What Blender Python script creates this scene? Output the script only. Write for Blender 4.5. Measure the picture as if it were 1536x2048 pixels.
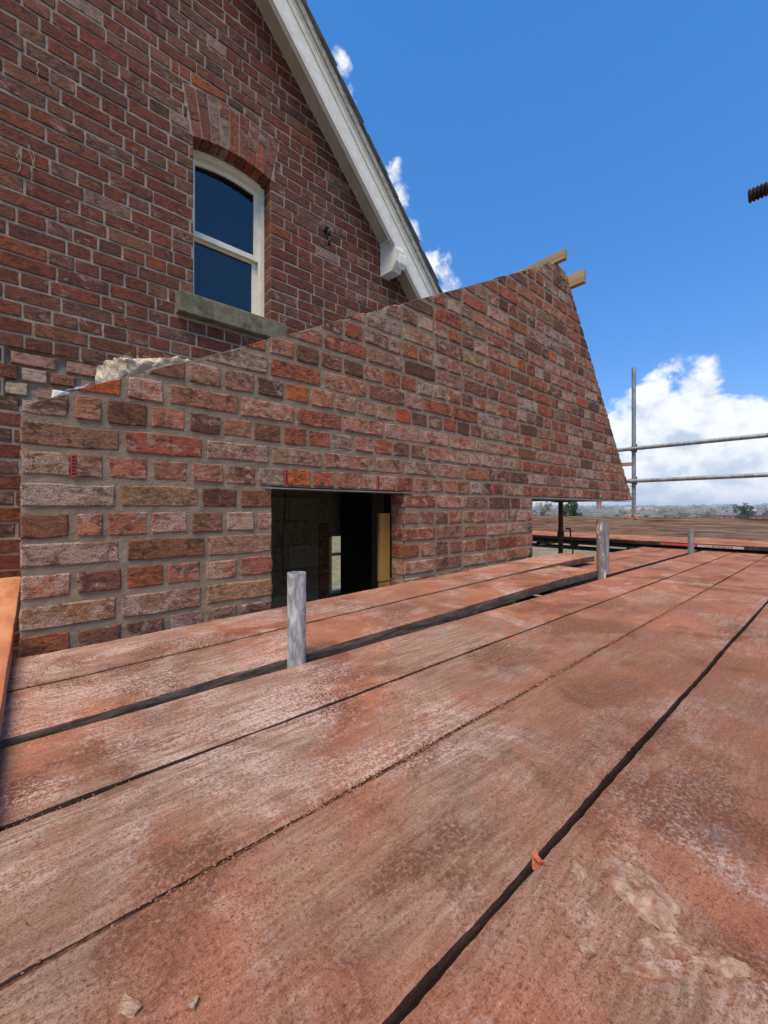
import bpy, bmesh, math, random
import numpy as np
from mathutils import Vector, Matrix, noise as mn

for o in list(bpy.data.objects):
    bpy.data.objects.remove(o)
SC = bpy.context.scene
COL = SC.collection
R = math.radians

# ------------------------------------------------------------------ camera
# world: X runs along the new wall (to the right and away), Y goes through the wall, camera at the origin
CA, SA = math.cos(R(49)), math.sin(R(49))
cam = bpy.data.cameras.new('camera')
cam.sensor_fit = 'HORIZONTAL'
cam.sensor_width = 36.0
cam.lens = 36.0 * 810 / 1536
cam.shift_y = -6 / 1536
cam.clip_start = 0.02
cam.clip_end = 12000
camo = bpy.data.objects.new('camera', cam)
COL.objects.link(camo)
camo.matrix_world = Matrix(((SA, 0, -CA, 0), (-CA, 0, -SA, 0), (0, 1, 0, 0), (0, 0, 0, 1)))
SC.camera = camo
SC.render.resolution_x = 768
SC.render.resolution_y = 1024

# ------------------------------------------------------------------ light
SUN_DIR = Vector((-0.40, -0.24, 0.88)).normalized()      # towards the sun, a soft veiled one
SUN_EL = math.asin(SUN_DIR.z)
sun = bpy.data.lights.new('sun', 'SUN')
sun.energy = 2.75
sun.angle = R(36)
sun.color = (1.0, 0.89, 0.74)
suno = bpy.data.objects.new('sun', sun)
COL.objects.link(suno)
suno.rotation_euler = SUN_DIR.to_track_quat('Z', 'Y').to_euler()
SC.view_settings.view_transform = 'Standard'
SC.view_settings.look = 'None'
SC.view_settings.gamma = 1.0
SC.view_settings.use_curve_mapping = False
SC.view_settings.exposure = 0.85

def S(r, g, b, a=1.0):
    f = lambda c: ((c / 255) / 12.92 if c / 255 <= 0.04045 else ((c / 255 + 0.055) / 1.055) ** 2.4)
    return (f(r), f(g), f(b), a)

def px_dir(x, y):
    r, u = (x - 768) / 810.0, (1018 - y) / 810.0
    return Vector((CA + SA * r, SA - CA * r, u))
def at_d(x, y, d):
    return px_dir(x, y) * d
def proj(p):
    d = CA * p[0] + SA * p[1]
    r = SA * p[0] - CA * p[1]
    if d < 0.02:
        return None
    return 768 + 810 * r / d, 1018 - 810 * p[2] / d, d

# ------------------------------------------------------------------ world
class NT:
    def __init__(self, nt):
        self.nt = nt
    def n(self, t, ins=None, **kw):
        nd = self.nt.nodes.new(t)
        for k, v in kw.items():
            setattr(nd, k, v)
        for k, v in (ins or {}).items():
            s = nd.inputs[k]
            if isinstance(v, bpy.types.NodeSocket):
                self.nt.links.new(v, s)
            else:
                s.default_value = v
        return nd
    def m(self, op, a, b=0.0, c=0.0, clamp=False):
        return self.n('ShaderNodeMath', {0: a, 1: b, 2: c}, operation=op, use_clamp=clamp).outputs[0]
    def v(self, op, a, b=(0, 0, 0)):
        nd = self.n('ShaderNodeVectorMath', {0: a}, operation=op)
        s = nd.inputs[3] if op == 'SCALE' else nd.inputs[1]
        if isinstance(b, bpy.types.NodeSocket):
            self.nt.links.new(b, s)
        else:
            s.default_value = b
        return nd.outputs['Value'] if op in ('DISTANCE', 'DOT_PRODUCT', 'LENGTH') else nd.outputs[0]
    def noise(self, vec, scale, detail=4.0, rough=0.55, dist=0.0, out='Fac'):
        return self.n('ShaderNodeTexNoise', {'Vector': vec, 'Scale': scale, 'Detail': detail, 'Roughness': rough, 'Distortion': dist}).outputs[out]
    def ramp(self, x, a, b, lo=0.0, hi=1.0, smooth=True):
        return self.n('ShaderNodeMapRange', {'Value': x, 'From Min': a, 'From Max': b, 'To Min': lo, 'To Max': hi},
                      interpolation_type='SMOOTHSTEP' if smooth else 'LINEAR').outputs[0]
    def mix(self, f, a, b, blend='MIX'):
        nd = self.n('ShaderNodeMix', data_type='RGBA', blend_type=blend)
        for idx, v in ((0, f), (6, a), (7, b)):
            if isinstance(v, bpy.types.NodeSocket):
                self.nt.links.new(v, nd.inputs[idx])
            else:
                nd.inputs[idx].default_value = v
        return nd.outputs[2]

world = bpy.data.worlds.new('World')
SC.world = world
world.use_nodes = True
world.node_tree.nodes.clear()
w = NT(world.node_tree)

def cloud_lobes():
    # (pixel x, pixel y, angular radius) of the cloud banks that stand in this part of the sky
    return [(1290, 890, .14), (1345, 835, .11), (1430, 872, .09), (1510, 880, .10), (1420, 940, .16), (1250, 950, .12), (1560, 960, .18),
            (800, 390, .065), (832, 455, .062), (772, 345, .045), (868, 540, .06), (900, 590, .075), (690, 130, .035), (715, 210, .03)]

grp = bpy.data.node_groups.new('cloud_density', 'ShaderNodeTree')
grp.interface.new_socket('Direction', in_out='INPUT', socket_type='NodeSocketVector')
grp.interface.new_socket('Density', in_out='OUTPUT', socket_type='NodeSocketFloat')
g = NT(grp)
gi = grp.nodes.new('NodeGroupInput')
go = grp.nodes.new('NodeGroupOutput')
D = gi.outputs[0]
warp = g.noise(D, 5.0, 3, 0.6, out='Color')
DW = g.v('ADD', D, g.v('SCALE', g.v('SUBTRACT', warp, (0.5, 0.5, 0.5)), 0.10))
lob = None
for i, (x, y, rad) in enumerate(cloud_lobes()):
    c = px_dir(x, y).normalized()
    dd = g.v('DISTANCE', DW, tuple(c))
    k = g.m('MULTIPLY', g.ramp(dd, 0.0, rad * 1.25, 1.0, 0.0, smooth=False), 0.52 if i >= 12 else (0.70 if i >= 7 else 1.25))
    lob = k if lob is None else g.m('MAXIMUM', lob, k)
sepz = g.n('ShaderNodeSeparateXYZ', {0: D}).outputs[2]
general = g.m('MULTIPLY', g.ramp(g.noise(g.v('MULTIPLY', D, (1, 1, 2.2)), 3.1, 2, 0.5), 0.52, 0.72), g.ramp(sepz, 0.16, 0.05, 0.0, 0.9))
lob = g.m('MAXIMUM', lob, general)
n1 = g.noise(g.v('MULTIPLY', D, (1, 1, 1.25)), 13.0, 9, 0.60, 0.25)
dens = g.m('ADD', lob, g.m('MULTIPLY', g.m('MULTIPLY', g.m('SUBTRACT', n1, 0.5), 1.9), g.ramp(lob, 0.0, 0.3)))
grp.links.new(dens, go.inputs[0])

tc = w.n('ShaderNodeTexCoord').outputs['Generated']
dirn = w.v('NORMALIZE', tc)
sky = w.n('ShaderNodeTexSky', sky_type='NISHITA', sun_disc=False, sun_elevation=SUN_EL,
          sun_rotation=math.atan2(SUN_DIR.x, SUN_DIR.y), altitude=200, air_density=1.0, dust_density=0.25, ozone_density=2.2).outputs[0]
skyc = w.n('ShaderNodeHueSaturation', {'Hue': 0.502, 'Saturation': 1.32, 'Value': 1.0, 'Fac': 1.0, 'Color': sky}).outputs[0]
elev = w.n('ShaderNodeSeparateXYZ', {0: dirn}).outputs[2]
skyc = w.mix(1.0, skyc, w.n('ShaderNodeCombineXYZ', {0: w.ramp(elev, 0.0, 0.75, 0.60, 1.0), 1: w.ramp(elev, 0.0, 0.75, 0.62, 1.08), 2: w.ramp(elev, 0.0, 0.75, 0.72, 1.12)}).outputs[0], 'MULTIPLY')
g1 = w.n('ShaderNodeGroup', node_tree=grp); w.nt.links.new(dirn, g1.inputs[0])
g2 = w.n('ShaderNodeGroup', node_tree=grp); w.nt.links.new(w.v('ADD', dirn, (-0.012, -0.004, 0.035)), g2.inputs[0])
cov = w.ramp(g1.outputs[0], 0.30, 0.66)
shade = w.ramp(w.m('SUBTRACT', g1.outputs[0], g2.outputs[0]), -0.40, 0.34)
ccol = w.mix(shade, (2.6, 3.0, 3.6, 1), (4.6, 4.65, 4.7, 1))
final = w.mix(w.m('MULTIPLY', cov, 0.95), skyc, ccol)
bg = w.n('ShaderNodeBackground', {'Color': final, 'Strength': 0.128})
wo = w.n('ShaderNodeOutputWorld', {'Surface': bg.outputs[0]})

# ------------------------------------------------------------------ helpers
def new_mat(name):
    m = bpy.data.materials.new(name)
    m.use_nodes = True
    m.node_tree.nodes.clear()
    t = NT(m.node_tree)
    b = t.n('ShaderNodeBsdfPrincipled')
    t.n('ShaderNodeOutputMaterial', {'Surface': b.outputs[0]})
    return m, t, b
def setin(t, b, **kw):
    for k, v in kw.items():
        k = k.replace('_', ' ')
        if isinstance(v, bpy.types.NodeSocket):
            t.nt.links.new(v, b.inputs[k])
        else:
            b.inputs[k].default_value = v
def simple_mat(name, c1, c2, scale=20, rough=0.8, bump=0.3, dist=0.002, stretch=(1, 1, 1), metallic=0.0, c3=None, th3=(0.58, 0.7), spec=0.3, detail=6):
    m, t, b = new_mat(name)
    p = t.n('ShaderNodeTexCoord').outputs['Object']
    rnd = t.n('ShaderNodeObjectInfo').outputs['Random']
    p = t.v('ADD', p, t.n('ShaderNodeCombineXYZ', {0: t.m('MULTIPLY', rnd, 13.0), 1: rnd, 2: t.m('MULTIPLY', rnd, 7.0)}).outputs[0])
    ps = t.v('MULTIPLY', p, stretch)
    n = t.noise(ps, scale, detail, 0.62, 0.3)
    col = t.mix(t.ramp(n, 0.32, 0.68), c1, c2)
    if c3:
        col = t.mix(t.ramp(t.noise(ps, scale * 0.37, 8, 0.65), *th3), col, c3)
    bp = t.n('ShaderNodeBump', {'Strength': bump, 'Distance': dist, 'Height': t.noise(ps, scale * 2.3, 7, 0.65)})
    setin(t, b, Base_Color=col, Roughness=rough, Metallic=metallic, Normal=bp.outputs[0])
    b.inputs['Specular IOR Level'].default_value = spec
    return m

def mesh_from(name, verts, faces, smooth=False):
    me = bpy.data.meshes.new(name)
    me.from_pydata([tuple(v) for v in verts], [], faces)
    me.update()
    if smooth:
        me.polygons.foreach_set('use_smooth', [True] * len(me.polygons))
    return me
def link(name, me, mat=None, parent=None, loc=None, rot=None):
    o = bpy.data.objects.new(name, me)
    COL.objects.link(o)
    if mat is not None and me is not None and len(me.materials) == 0:
        me.materials.append(mat)
    if loc is not None: o.location = loc
    if rot is not None: o.rotation_euler = rot
    if parent is not None: o.parent = parent
    return o
def tag(o, label, cat, group=None, kind=None):
    o['label'] = label
    o['category'] = cat
    if group: o['group'] = group
    if kind: o['kind'] = kind
    return o
def empty(name, loc, label, cat, group=None):
    o = bpy.data.objects.new(name, None)
    COL.objects.link(o)
    o.location = loc
    o.empty_display_size = 0.1
    return tag(o, label, cat, group)
def structure(o):
    o['kind'] = 'structure'
    return o

class MB:
    """collects simple shapes into one mesh"""
    def __init__(self):
        self.v, self.f = [], []
    def add(self, vs, fs):
        k = len(self.v)
        self.v += [Vector(x) for x in vs]
        self.f += [[i + k for i in f] for f in fs]
        return self
    def box(self, a, b, bev=0.0):
        (x0, y0, z0), (x1, y1, z1) = a, b
        if bev <= 0:
            vs = [(x, y, z) for x in (x0, x1) for y in (y0, y1) for z in (z0, z1)]
            return self.add(vs, [(0, 1, 3, 2), (4, 6, 7, 5), (0, 4, 5, 1), (2, 3, 7, 6), (0, 2, 6, 4), (1, 5, 7, 3)])
        bm = bmesh.new()
        bmesh.ops.create_cube(bm, size=1.0)
        bmesh.ops.transform(bm, matrix=Matrix.Translation(((x0 + x1) / 2, (y0 + y1) / 2, (z0 + z1) / 2)) @ Matrix.Diagonal((x1 - x0, y1 - y0, z1 - z0, 1)), verts=bm.verts)
        bmesh.ops.bevel(bm, geom=list(bm.edges), offset=bev, segments=1, affect='EDGES')
        bm.verts.index_update()
        self.add([v.co.copy() for v in bm.verts], [[v.index for v in f.verts] for f in bm.faces])
        bm.free()
        return self
    def tube(self, p, q, r, n=20, inner=None, caps=True):
        p, q = Vector(p), Vector(q)
        ax = (q - p).normalized()
        u = ax.orthogonal().normalized(); vv = ax.cross(u)
        rings = []
        prof = [(p, r), (q, r)]
        if inner:
            dep = min(0.12, (q - p).length * 0.45)
            prof = [(p + ax * dep, inner), (p, inner), (p, r), (q, r), (q, inner), (q - ax * dep, inner)]
        k = len(self.v)
        for c, rr in prof:
            for i in range(n):
                a = 2 * math.pi * i / n
                self.v.append(c + (u * math.cos(a) + vv * math.sin(a)) * rr)
        for j in range(len(prof) - 1):
            for i in range(n):
                i2 = (i + 1) % n
                self.f.append([k + j * n + i, k + j * n + i2, k + (j + 1) * n + i2, k + (j + 1) * n + i])
        if caps:
            self.f.append([k + i for i in range(n)][::-1])
            self.f.append([k + (len(prof) - 1) * n + i for i in range(n)])
        return self
    def path(self, pts, r, n=8):
        for a, b in zip(pts[:-1], pts[1:]):
            self.tube(a, b, r, n)
        return self
    def prism(self, poly, axis, a, b):
        """poly: 2D points; axis 'x': (y,z) extruded a..b along x; 'y': (x,z) along y"""
        n = len(poly)
        P = (lambda t, u, v: (t, u, v)) if axis == 'x' else ((lambda t, u, v: (u, t, v)) if axis == 'y' else (lambda t, u, v: (u, v, t)))
        vs = [P(a, u, v) for u, v in poly] + [P(b, u, v) for u, v in poly]
        fs = [list(range(n))[::-1], [n + i for i in range(n)]] + [[i, (i + 1) % n, n + (i + 1) % n, n + i] for i in range(n)]
        return self.add(vs, fs)
    def build(self, name, mat, parent=None, origin=(0, 0, 0), smooth=False, angle=None):
        o3 = Vector(origin)
        me = mesh_from(name, [v - o3 for v in self.v], self.f, smooth)
        bm = bmesh.new(); bm.from_mesh(me)
        bmesh.ops.recalc_face_normals(bm, faces=bm.faces)
        if angle:
            for e in bm.edges:
                if len(e.link_faces) == 2 and e.calc_face_angle(0) > angle:
                    e.smooth = False
        bm.to_mesh(me); bm.free()
        o = link(name, me, mat, parent)
        o.location = origin if parent is None else o3 - parent.location if parent.parent is None else o3 - parent.location - parent.parent.location
        return o

# ------------------------------------------------------------------ materials
def brick_material(name, stuff=False, wash_col=S(200, 174, 152), bump=0.55):
    m, t, b = new_mat(name)
    if stuff:
        a = t.n('ShaderNodeAttribute', attribute_name='bcol')
        col, alpha = a.outputs['Color'], a.outputs['Alpha']
    else:
        oi = t.n('ShaderNodeObjectInfo')
        col, alpha = oi.outputs['Color'], oi.outputs['Alpha']
    pos = t.n('ShaderNodeNewGeometry').outputs['Position']
    p = t.v('ADD', pos, t.v('SCALE', col, 37.0))
    ps = t.v('MULTIPLY', p, (0.75, 0.75, 1.25))
    big = t.noise(p, 17, 5, 0.6, 0.5)
    mid = t.noise(ps, 60, 7, 0.68, 0.4)
    fine = t.noise(p, 330, 4, 0.7)
    c = t.mix(t.ramp(big, 0.38, 0.58), t.mix(0.66, col, (0.050, 0.030, 0.022, 1)), t.mix(1.0, col, (1.12, 1.05, 0.98, 1), 'MULTIPLY'))
    c = t.mix(t.ramp(mid, 0.42, 0.60, 0.0, 0.8), c, t.mix(1.0, col, (1.75, 1.48, 1.26, 1), 'MULTIPLY'))
    # lime and mortar bloom left on reclaimed faces
    wn = t.noise(t.v('ADD', ps, (3.1, 0, 7.7)), 21, 9, 0.70, 0.6)
    wm = t.ramp(t.m('ADD', wn, t.m('MULTIPLY', t.m('SUBTRACT', alpha, 0.5), 0.30)), 0.49, 0.63)
    wm = t.m('MULTIPLY', wm, t.ramp(fine, 0.34, 0.6, 0.35, 1.0))
    c = t.mix(t.m('MULTIPLY', wm, 0.70), c, wash_col)
    # dark fissures and soot
    dk = t.ramp(t.noise(t.v('MULTIPLY', p, (0.6, 0.6, 1.3)), 62, 7, 0.72, 1.2), 0.60, 0.70)
    c = t.mix(t.m('MULTIPLY', dk, 0.85), c, (0.022, 0.015, 0.012, 1))
    sp = t.ramp(t.noise(p, 190, 2, 0.5), 0.70, 0.76)
    c = t.mix(t.m('MULTIPLY', sp, 0.75), c, S(215, 180, 160))
    c = t.mix(t.ramp(fine, 0.38, 0.58, 0.5, 0.0), c, (0.03, 0.018, 0.014, 1))
    h = t.m('ADD', t.m('MULTIPLY', mid, 1.0), t.m('ADD', t.m('MULTIPLY', fine, 0.28), t.m('MULTIPLY', dk, -0.55)))
    bp = t.n('ShaderNodeBump', {'Strength': bump * 1.8, 'Distance': 0.007, 'Height': h})
    setin(t, b, Base_Color=c, Roughness=0.92, Normal=bp.outputs[0])
    b.inputs['Specular IOR Level'].default_value = 0.15
    return m

def mortar_material(name, c1, c2, c3):
    m, t, b = new_mat(name)
    p = t.n('ShaderNodeNewGeometry').outputs['Position']
    n = t.noise(p, 14, 6, 0.6, 0.4)
    f = t.noise(p, 420, 4, 0.7)
    st = t.noise(t.v('MULTIPLY', p, (0.6, 1, 2.4)), 70, 6, 0.65)
    c = t.mix(t.ramp(n, 0.32, 0.68), c1, c2)
    c = t.mix(t.ramp(st, 0.55, 0.75, 0, 0.6), c, c3)
    c = t.mix(t.ramp(f, 0.3, 0.6, 0.35, 0.0), c, (0.04, 0.035, 0.03, 1))
    bp = t.n('ShaderNodeBump', {'Strength': 0.5, 'Distance': 0.004, 'Height': t.m('ADD', st, t.m('MULTIPLY', f, 0.3))})
    setin(t, b, Base_Color=c, Roughness=0.95, Normal=bp.outputs[0])
    b.inputs['Specular IOR Level'].default_value = 0.1
    return m

def deck_material(name, redder=0.0, pale=0.0, side=(S(22, 17, 14), S(40, 31, 26))):  # default side colours have the shade between boards painted in
    m, t, b = new_mat(name)
    oi = t.n('ShaderNodeObjectInfo').outputs['Random']
    po = t.n('ShaderNodeTexCoord').outputs['Object']
    po = t.v('ADD', po, t.n('ShaderNodeCombineXYZ', {0: t.m('MULTIPLY', oi, 31.0), 1: t.m('MULTIPLY', oi, 5.0), 2: 0.0}).outputs[0])
    pw = t.n('ShaderNodeNewGeometry').outputs['Position']
    # wood grain runs along the board
    wob = t.noise(t.v('MULTIPLY', po, (1.6, 5, 5)), 2.2, 3, 0.5, out='Color')
    pg = t.v('ADD', po, t.v('SCALE', t.v('SUBTRACT', wob, (0.5, 0.5, 0.5)), 0.06))
    gr = t.noise(t.v('MULTIPLY', pg, (0.09, 1.3, 1.3)), 90, 6, 0.62)
    gr2 = t.noise(t.v('MULTIPLY', pg, (0.05, 1.0, 1.0)), 420, 3, 0.6)
    n_a = t.noise(pw, 2.4, 7, 0.62, 0.6)
    n_b = t.noise(t.v('ADD', pw, (5.2, 1.1, 0)), 3.3, 9, 0.70, 0.9)
    n_c = t.noise(t.v('ADD', pw, (1.7, 8.1, 0)), 7.0, 8, 0.70, 0.4)
    n_d = t.noise(t.v('ADD', pw, (9.7, 3.1, 0)), 4.1, 5, 0.6, 0.3)
    fine = t.noise(pw, 170, 6, 0.72)
    grit = t.noise(pw, 620, 3, 0.65)
    c = t.mix(t.ramp(gr, 0.32, 0.68), S(128, 100, 81), S(170, 139, 117))
    # red brick dust trodden over the boards
    sepx = t.n('ShaderNodeSeparateXYZ', {0: pw}).outputs
    far = t.ramp(sepx[0], 0.7, 2.6, 0.0, 0.16 + redder)
    rd = t.ramp(t.m('ADD', n_a, far), 0.35, 0.62)
    c = t.mix(t.m('MULTIPLY', rd, 0.80), c, t.mix(t.ramp(n_c, 0.3, 0.7), S(153, 87, 57), S(186, 115, 79)))
    # pale mortar dust, broken up by the grain and by grit
    pl = t.ramp(t.m('ADD', n_b, pale), 0.50, 0.66)
    brk = t.ramp(t.m('ADD', t.m('MULTIPLY', fine, 0.65), t.m('MULTIPLY', gr, 0.35)), 0.42, 0.56)
    c = t.mix(t.m('MULTIPLY', t.m('MULTIPLY', pl, brk), 0.82), c, S(206, 178, 163))
    pl2 = t.m('MULTIPLY', t.ramp(n_c, 0.56, 0.72), t.ramp(fine, 0.45, 0.58))
    c = t.mix(t.m('MULTIPLY', pl2, 0.55), c, S(205, 176, 162))
    # damp granular dust, darker red brown
    dmask = t.ramp(n_d, 0.50, 0.64)
    dm = t.m('MULTIPLY', dmask, t.ramp(fine, 0.60, 0.46))
    c = t.mix(t.m('MULTIPLY', dm, 0.80), c, S(112, 62, 40))
    c = t.mix(t.m('MULTIPLY', t.ramp(t.noise(t.v('ADD', pw, (3.3, 2.9, 0)), 1.7, 6, 0.6, 0.5), 0.48, 0.66), 0.45), c, S(122, 86, 68))
    # grey scuffs and a few bright brick-red smears
    c = t.mix(t.m('MULTIPLY', t.ramp(t.noise(t.v('ADD', pw, (2.2, 4.4, 0)), 3.6, 5, 0.6), 0.64, 0.74), 0.55), c, S(96, 84, 80))
    c = t.mix(t.m('MULTIPLY', t.ramp(t.noise(t.v('ADD', pw, (7.9, 6.3, 0)), 5.5, 4, 0.6), 0.68, 0.76), 0.6), c, S(190, 92, 58))
    c = t.mix(t.ramp(gr2, 0.56, 0.70, 0.0, 0.28), c, S(86, 56, 42))
    g2_ = t.noise(t.v('ADD', pw, (4, 4, 4)), 260, 5, 0.7)
    c = t.mix(t.m('MULTIPLY', t.ramp(g2_, 0.36, 0.48, 1.0, 0.0), t.ramp(n_c, 0.35, 0.6, 0.42, 0.8)), c, S(104, 60, 42))
    c = t.mix(t.ramp(g2_, 0.58, 0.68, 0.0, 0.34), c, S(204, 168, 146))
    c = t.mix(t.ramp(grit, 0.36, 0.50, 0.5, 0.0), c, S(84, 52, 40))
    c = t.mix(t.ramp(grit, 0.62, 0.72, 0.0, 0.4), c, S(205, 165, 145))
    spl = t.m('MULTIPLY', t.ramp(t.noise(t.v('MULTIPLY', pg, (0.035, 1.0, 1.0)), 55, 5, 0.7, 0.3), 0.64, 0.70), t.ramp(n_b, 0.42, 0.58))
    c = t.mix(t.m('MULTIPLY', spl, 0.4), c, S(74, 48, 36))
    h = t.m('ADD', t.m('ADD', t.m('MULTIPLY', gr, 0.5), t.m('MULTIPLY', fine, 0.55)), t.m('ADD', t.m('MULTIPLY', grit, 0.25), t.m('MULTIPLY', gr2, 0.25)))
    bp = t.n('ShaderNodeBump', {'Strength': 0.75, 'Distance': 0.0045, 'Height': t.m('ADD', h, t.m('MULTIPLY', t.m('MULTIPLY', g2_, dmask), 1.1))})
    # sawn sides with painted gap shade: near-black by default, darkened grey on deck_edge
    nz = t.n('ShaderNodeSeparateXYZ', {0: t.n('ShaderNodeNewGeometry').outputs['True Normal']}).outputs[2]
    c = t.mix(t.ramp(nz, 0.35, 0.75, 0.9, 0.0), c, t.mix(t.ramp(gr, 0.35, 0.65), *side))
    setin(t, b, Base_Color=c, Roughness=0.9, Normal=bp.outputs[0])
    b.inputs['Specular IOR Level'].default_value = 0.18
    return m

M = {}
M['brick_new'] = brick_material('brick_new')
M['brick_new_stuff'] = brick_material('brick_new_stuff', True)
M['brick_old'] = brick_material('brick_old', False, S(176, 148, 132), 0.5)
M['brick_old_stuff'] = brick_material('brick_old_stuff', True, S(176, 148, 132), 0.5)
M['mortar_new'] = mortar_material('mortar_new', S(132, 116, 95), S(150, 133, 110), S(165, 148, 125))
M['mortar_old'] = mortar_material('mortar_old', S(146, 130, 111), S(168, 152, 132), S(120, 104, 90))
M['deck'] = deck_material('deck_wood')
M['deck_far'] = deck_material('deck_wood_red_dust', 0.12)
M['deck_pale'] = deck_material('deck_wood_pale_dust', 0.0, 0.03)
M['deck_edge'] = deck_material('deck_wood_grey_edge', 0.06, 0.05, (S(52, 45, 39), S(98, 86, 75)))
M['ply'] = simple_mat('orange_board', S(176, 104, 66), S(204, 140, 98), 9, 0.7, 0.2, 0.001, (0.3, 2, 1))
M['white'] = simple_mat('white_paint', S(220, 210, 186), S(234, 227, 207), 14, 0.45, 0.12, 0.002, (1, 1, 1), 0, S(196, 186, 166), (0.70, 0.9))
M['cream'] = simple_mat('cream_paint', S(206, 198, 180), S(222, 215, 199), 10, 0.5, 0.12, 0.002, (1, 1, 1), 0, S(178, 164, 140), (0.6, 0.8))
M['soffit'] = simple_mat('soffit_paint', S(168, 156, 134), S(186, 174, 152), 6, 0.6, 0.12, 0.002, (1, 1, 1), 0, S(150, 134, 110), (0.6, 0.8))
M['dirty'] = simple_mat('dirty_fillet', S(150, 138, 120), S(190, 180, 162), 30, 0.9, 0.4, 0.004)
M['slate'] = simple_mat('roof_slate', S(92, 98, 100), S(122, 126, 126), 16, 0.6, 0.4, 0.003, c3=S(110, 118, 100))
M['stone'] = simple_mat('sill_stone', S(98, 90, 68), S(126, 116, 90), 22, 0.9, 0.5, 0.003, c3=S(78, 76, 54), th3=(0.48, 0.68))
M['galv'] = simple_mat('galvanised_steel', S(128, 126, 122), S(212, 210, 202), 60, 0.55, 0.35, 0.0015, (1, 1, 0.3), 0.45, S(112, 100, 88), (0.54, 0.66), 0.5)
M['galv_old'] = simple_mat('weathered_scaffold_tube', S(120, 122, 118), S(158, 160, 156), 30, 0.5, 0.2, 0.0015, (1, 1, 0.3), 0.45, S(96, 84, 72), (0.56, 0.7), 0.5)
M['mortar_tube'] = simple_mat('mortar_spattered_tube', S(112, 100, 94), S(146, 132, 124), 34, 0.7, 0.3, 0.002, (1, 1, 0.4), 0.25, S(214, 206, 196), (0.60, 0.64), 0.4)
M['dark_tube'] = simple_mat('dark_wet_tube', S(40, 50, 50), S(72, 84, 82), 26, 0.35, 0.2, 0.001, (1, 1, 1), 0.5, S(70, 54, 44))
M['rust'] = simple_mat('rusty_steel', S(62, 42, 36), S(104, 74, 60), 40, 0.85, 0.5, 0.002, (1, 1, 0.5), 0.2)
M['bolt'] = simple_mat('dark_bolt_steel', S(52, 44, 44), S(84, 70, 66), 60, 0.6, 0.3, 0.001, (1, 1, 1), 0.4)
M['toe'] = simple_mat('toe_board_wood', S(96, 79, 66), S(156, 132, 112), 42, 0.9, 0.8, 0.006, (0.07, 1.4, 1), 0, S(66, 46, 36), (0.56, 0.66))
M['timber'] = simple_mat('sawn_timber', S(142, 116, 84), S(172, 144, 108), 16, 0.8, 0.3, 0.002, (1, 0.12, 1.5), c3=S(120, 92, 66))
M['steel_plate'] = simple_mat('lintel_steel', S(120, 116, 110), S(160, 156, 150), 18, 0.5, 0.1, 0.001, (0.3, 1, 1), 0.4)
M['vent'] = simple_mat('red_plastic', S(178, 62, 56), S(190, 74, 66), 30, 0.5, 0.05)
M['black'] = simple_mat('black_plastic', S(18, 18, 19), S(30, 30, 31), 30, 0.5, 0.05)
M['yellow'] = simple_mat('yellow_board', S(146, 108, 48), S(170, 130, 62), 12, 0.7, 0.2, 0.001, (1, 1, 0.3), c3=S(160, 118, 50))
M['block'] = simple_mat('concrete_block', S(124, 120, 114), S(150, 146, 138), 30, 0.95, 0.5, 0.003)
M['inner'] = simple_mat('dark_room_wall', S(112, 104, 96), S(140, 130, 120), 20, 0.95, 0.4, 0.003)
M['splat'] = simple_mat('dried_mortar', S(158, 120, 96), S(198, 162, 136), 110, 0.95, 1.0, 0.004, c3=S(150, 98, 72), th3=(0.46, 0.6))
M['crumb'] = simple_mat('brick_crumbs', S(104, 62, 44), S(168, 112, 86), 160, 0.95, 0.3, 0.001)
M['joint'] = simple_mat('joint_dust', S(58, 36, 26), S(124, 78, 56), 220, 0.95, 0.8, 0.003)
M['chip'] = simple_mat('brick_chip', S(170, 88, 60), S(192, 110, 80), 60, 0.95, 0.5, 0.002)
M['wool'] = simple_mat('mineral_wool', S(196, 172, 138), S(226, 206, 176), 60, 0.98, 0.9, 0.008, (1, 1, 3), c3=S(150, 136, 118))
M['grass_field'] = simple_mat('rough_grass_field', S(106, 98, 74), S(140, 128, 100), 2.2, 0.95, 0.5, 0.05, c3=S(112, 96, 66), spec=0.0)
M['leaf'] = simple_mat('evergreen_foliage', S(38, 62, 30), S(70, 96, 48), 3, 0.8, 0.2, 0.01)
M['twig'] = simple_mat('bare_winter_twigs', S(112, 104, 84), S(138, 128, 104), 0.5, 0.95, 0.2)
M['far_wood'] = simple_mat('far_woodland', S(84, 92, 78), S(116, 118, 102), 0.02, 0.95, 0.2)
M['bark'] = simple_mat('bark', S(70, 58, 48), S(96, 82, 70), 8, 0.95, 0.5)
M['house_brick'] = simple_mat('far_house_brick', S(150, 96, 76), S(172, 116, 94), 1.5, 0.9, 0.1)
M['house_render'] = simple_mat('far_house_render', S(206, 198, 184), S(222, 214, 200), 1.5, 0.9, 0.1)
M['far_town'] = simple_mat('far_town_walls', S(128, 104, 92), S(176, 158, 144), 0.013, 0.95, 0.0)
M['far_roof'] = simple_mat('far_roof', S(88, 88, 96), S(112, 110, 116), 1.5, 0.8, 0.1)
M['far_win'] = simple_mat('far_window', S(48, 54, 62), S(62, 70, 80), 1.5, 0.3, 0.0)
M['membrane'] = simple_mat('roof_membrane', S(86, 92, 104), S(116, 122, 134), 6, 0.6, 0.3, 0.004)

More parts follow.
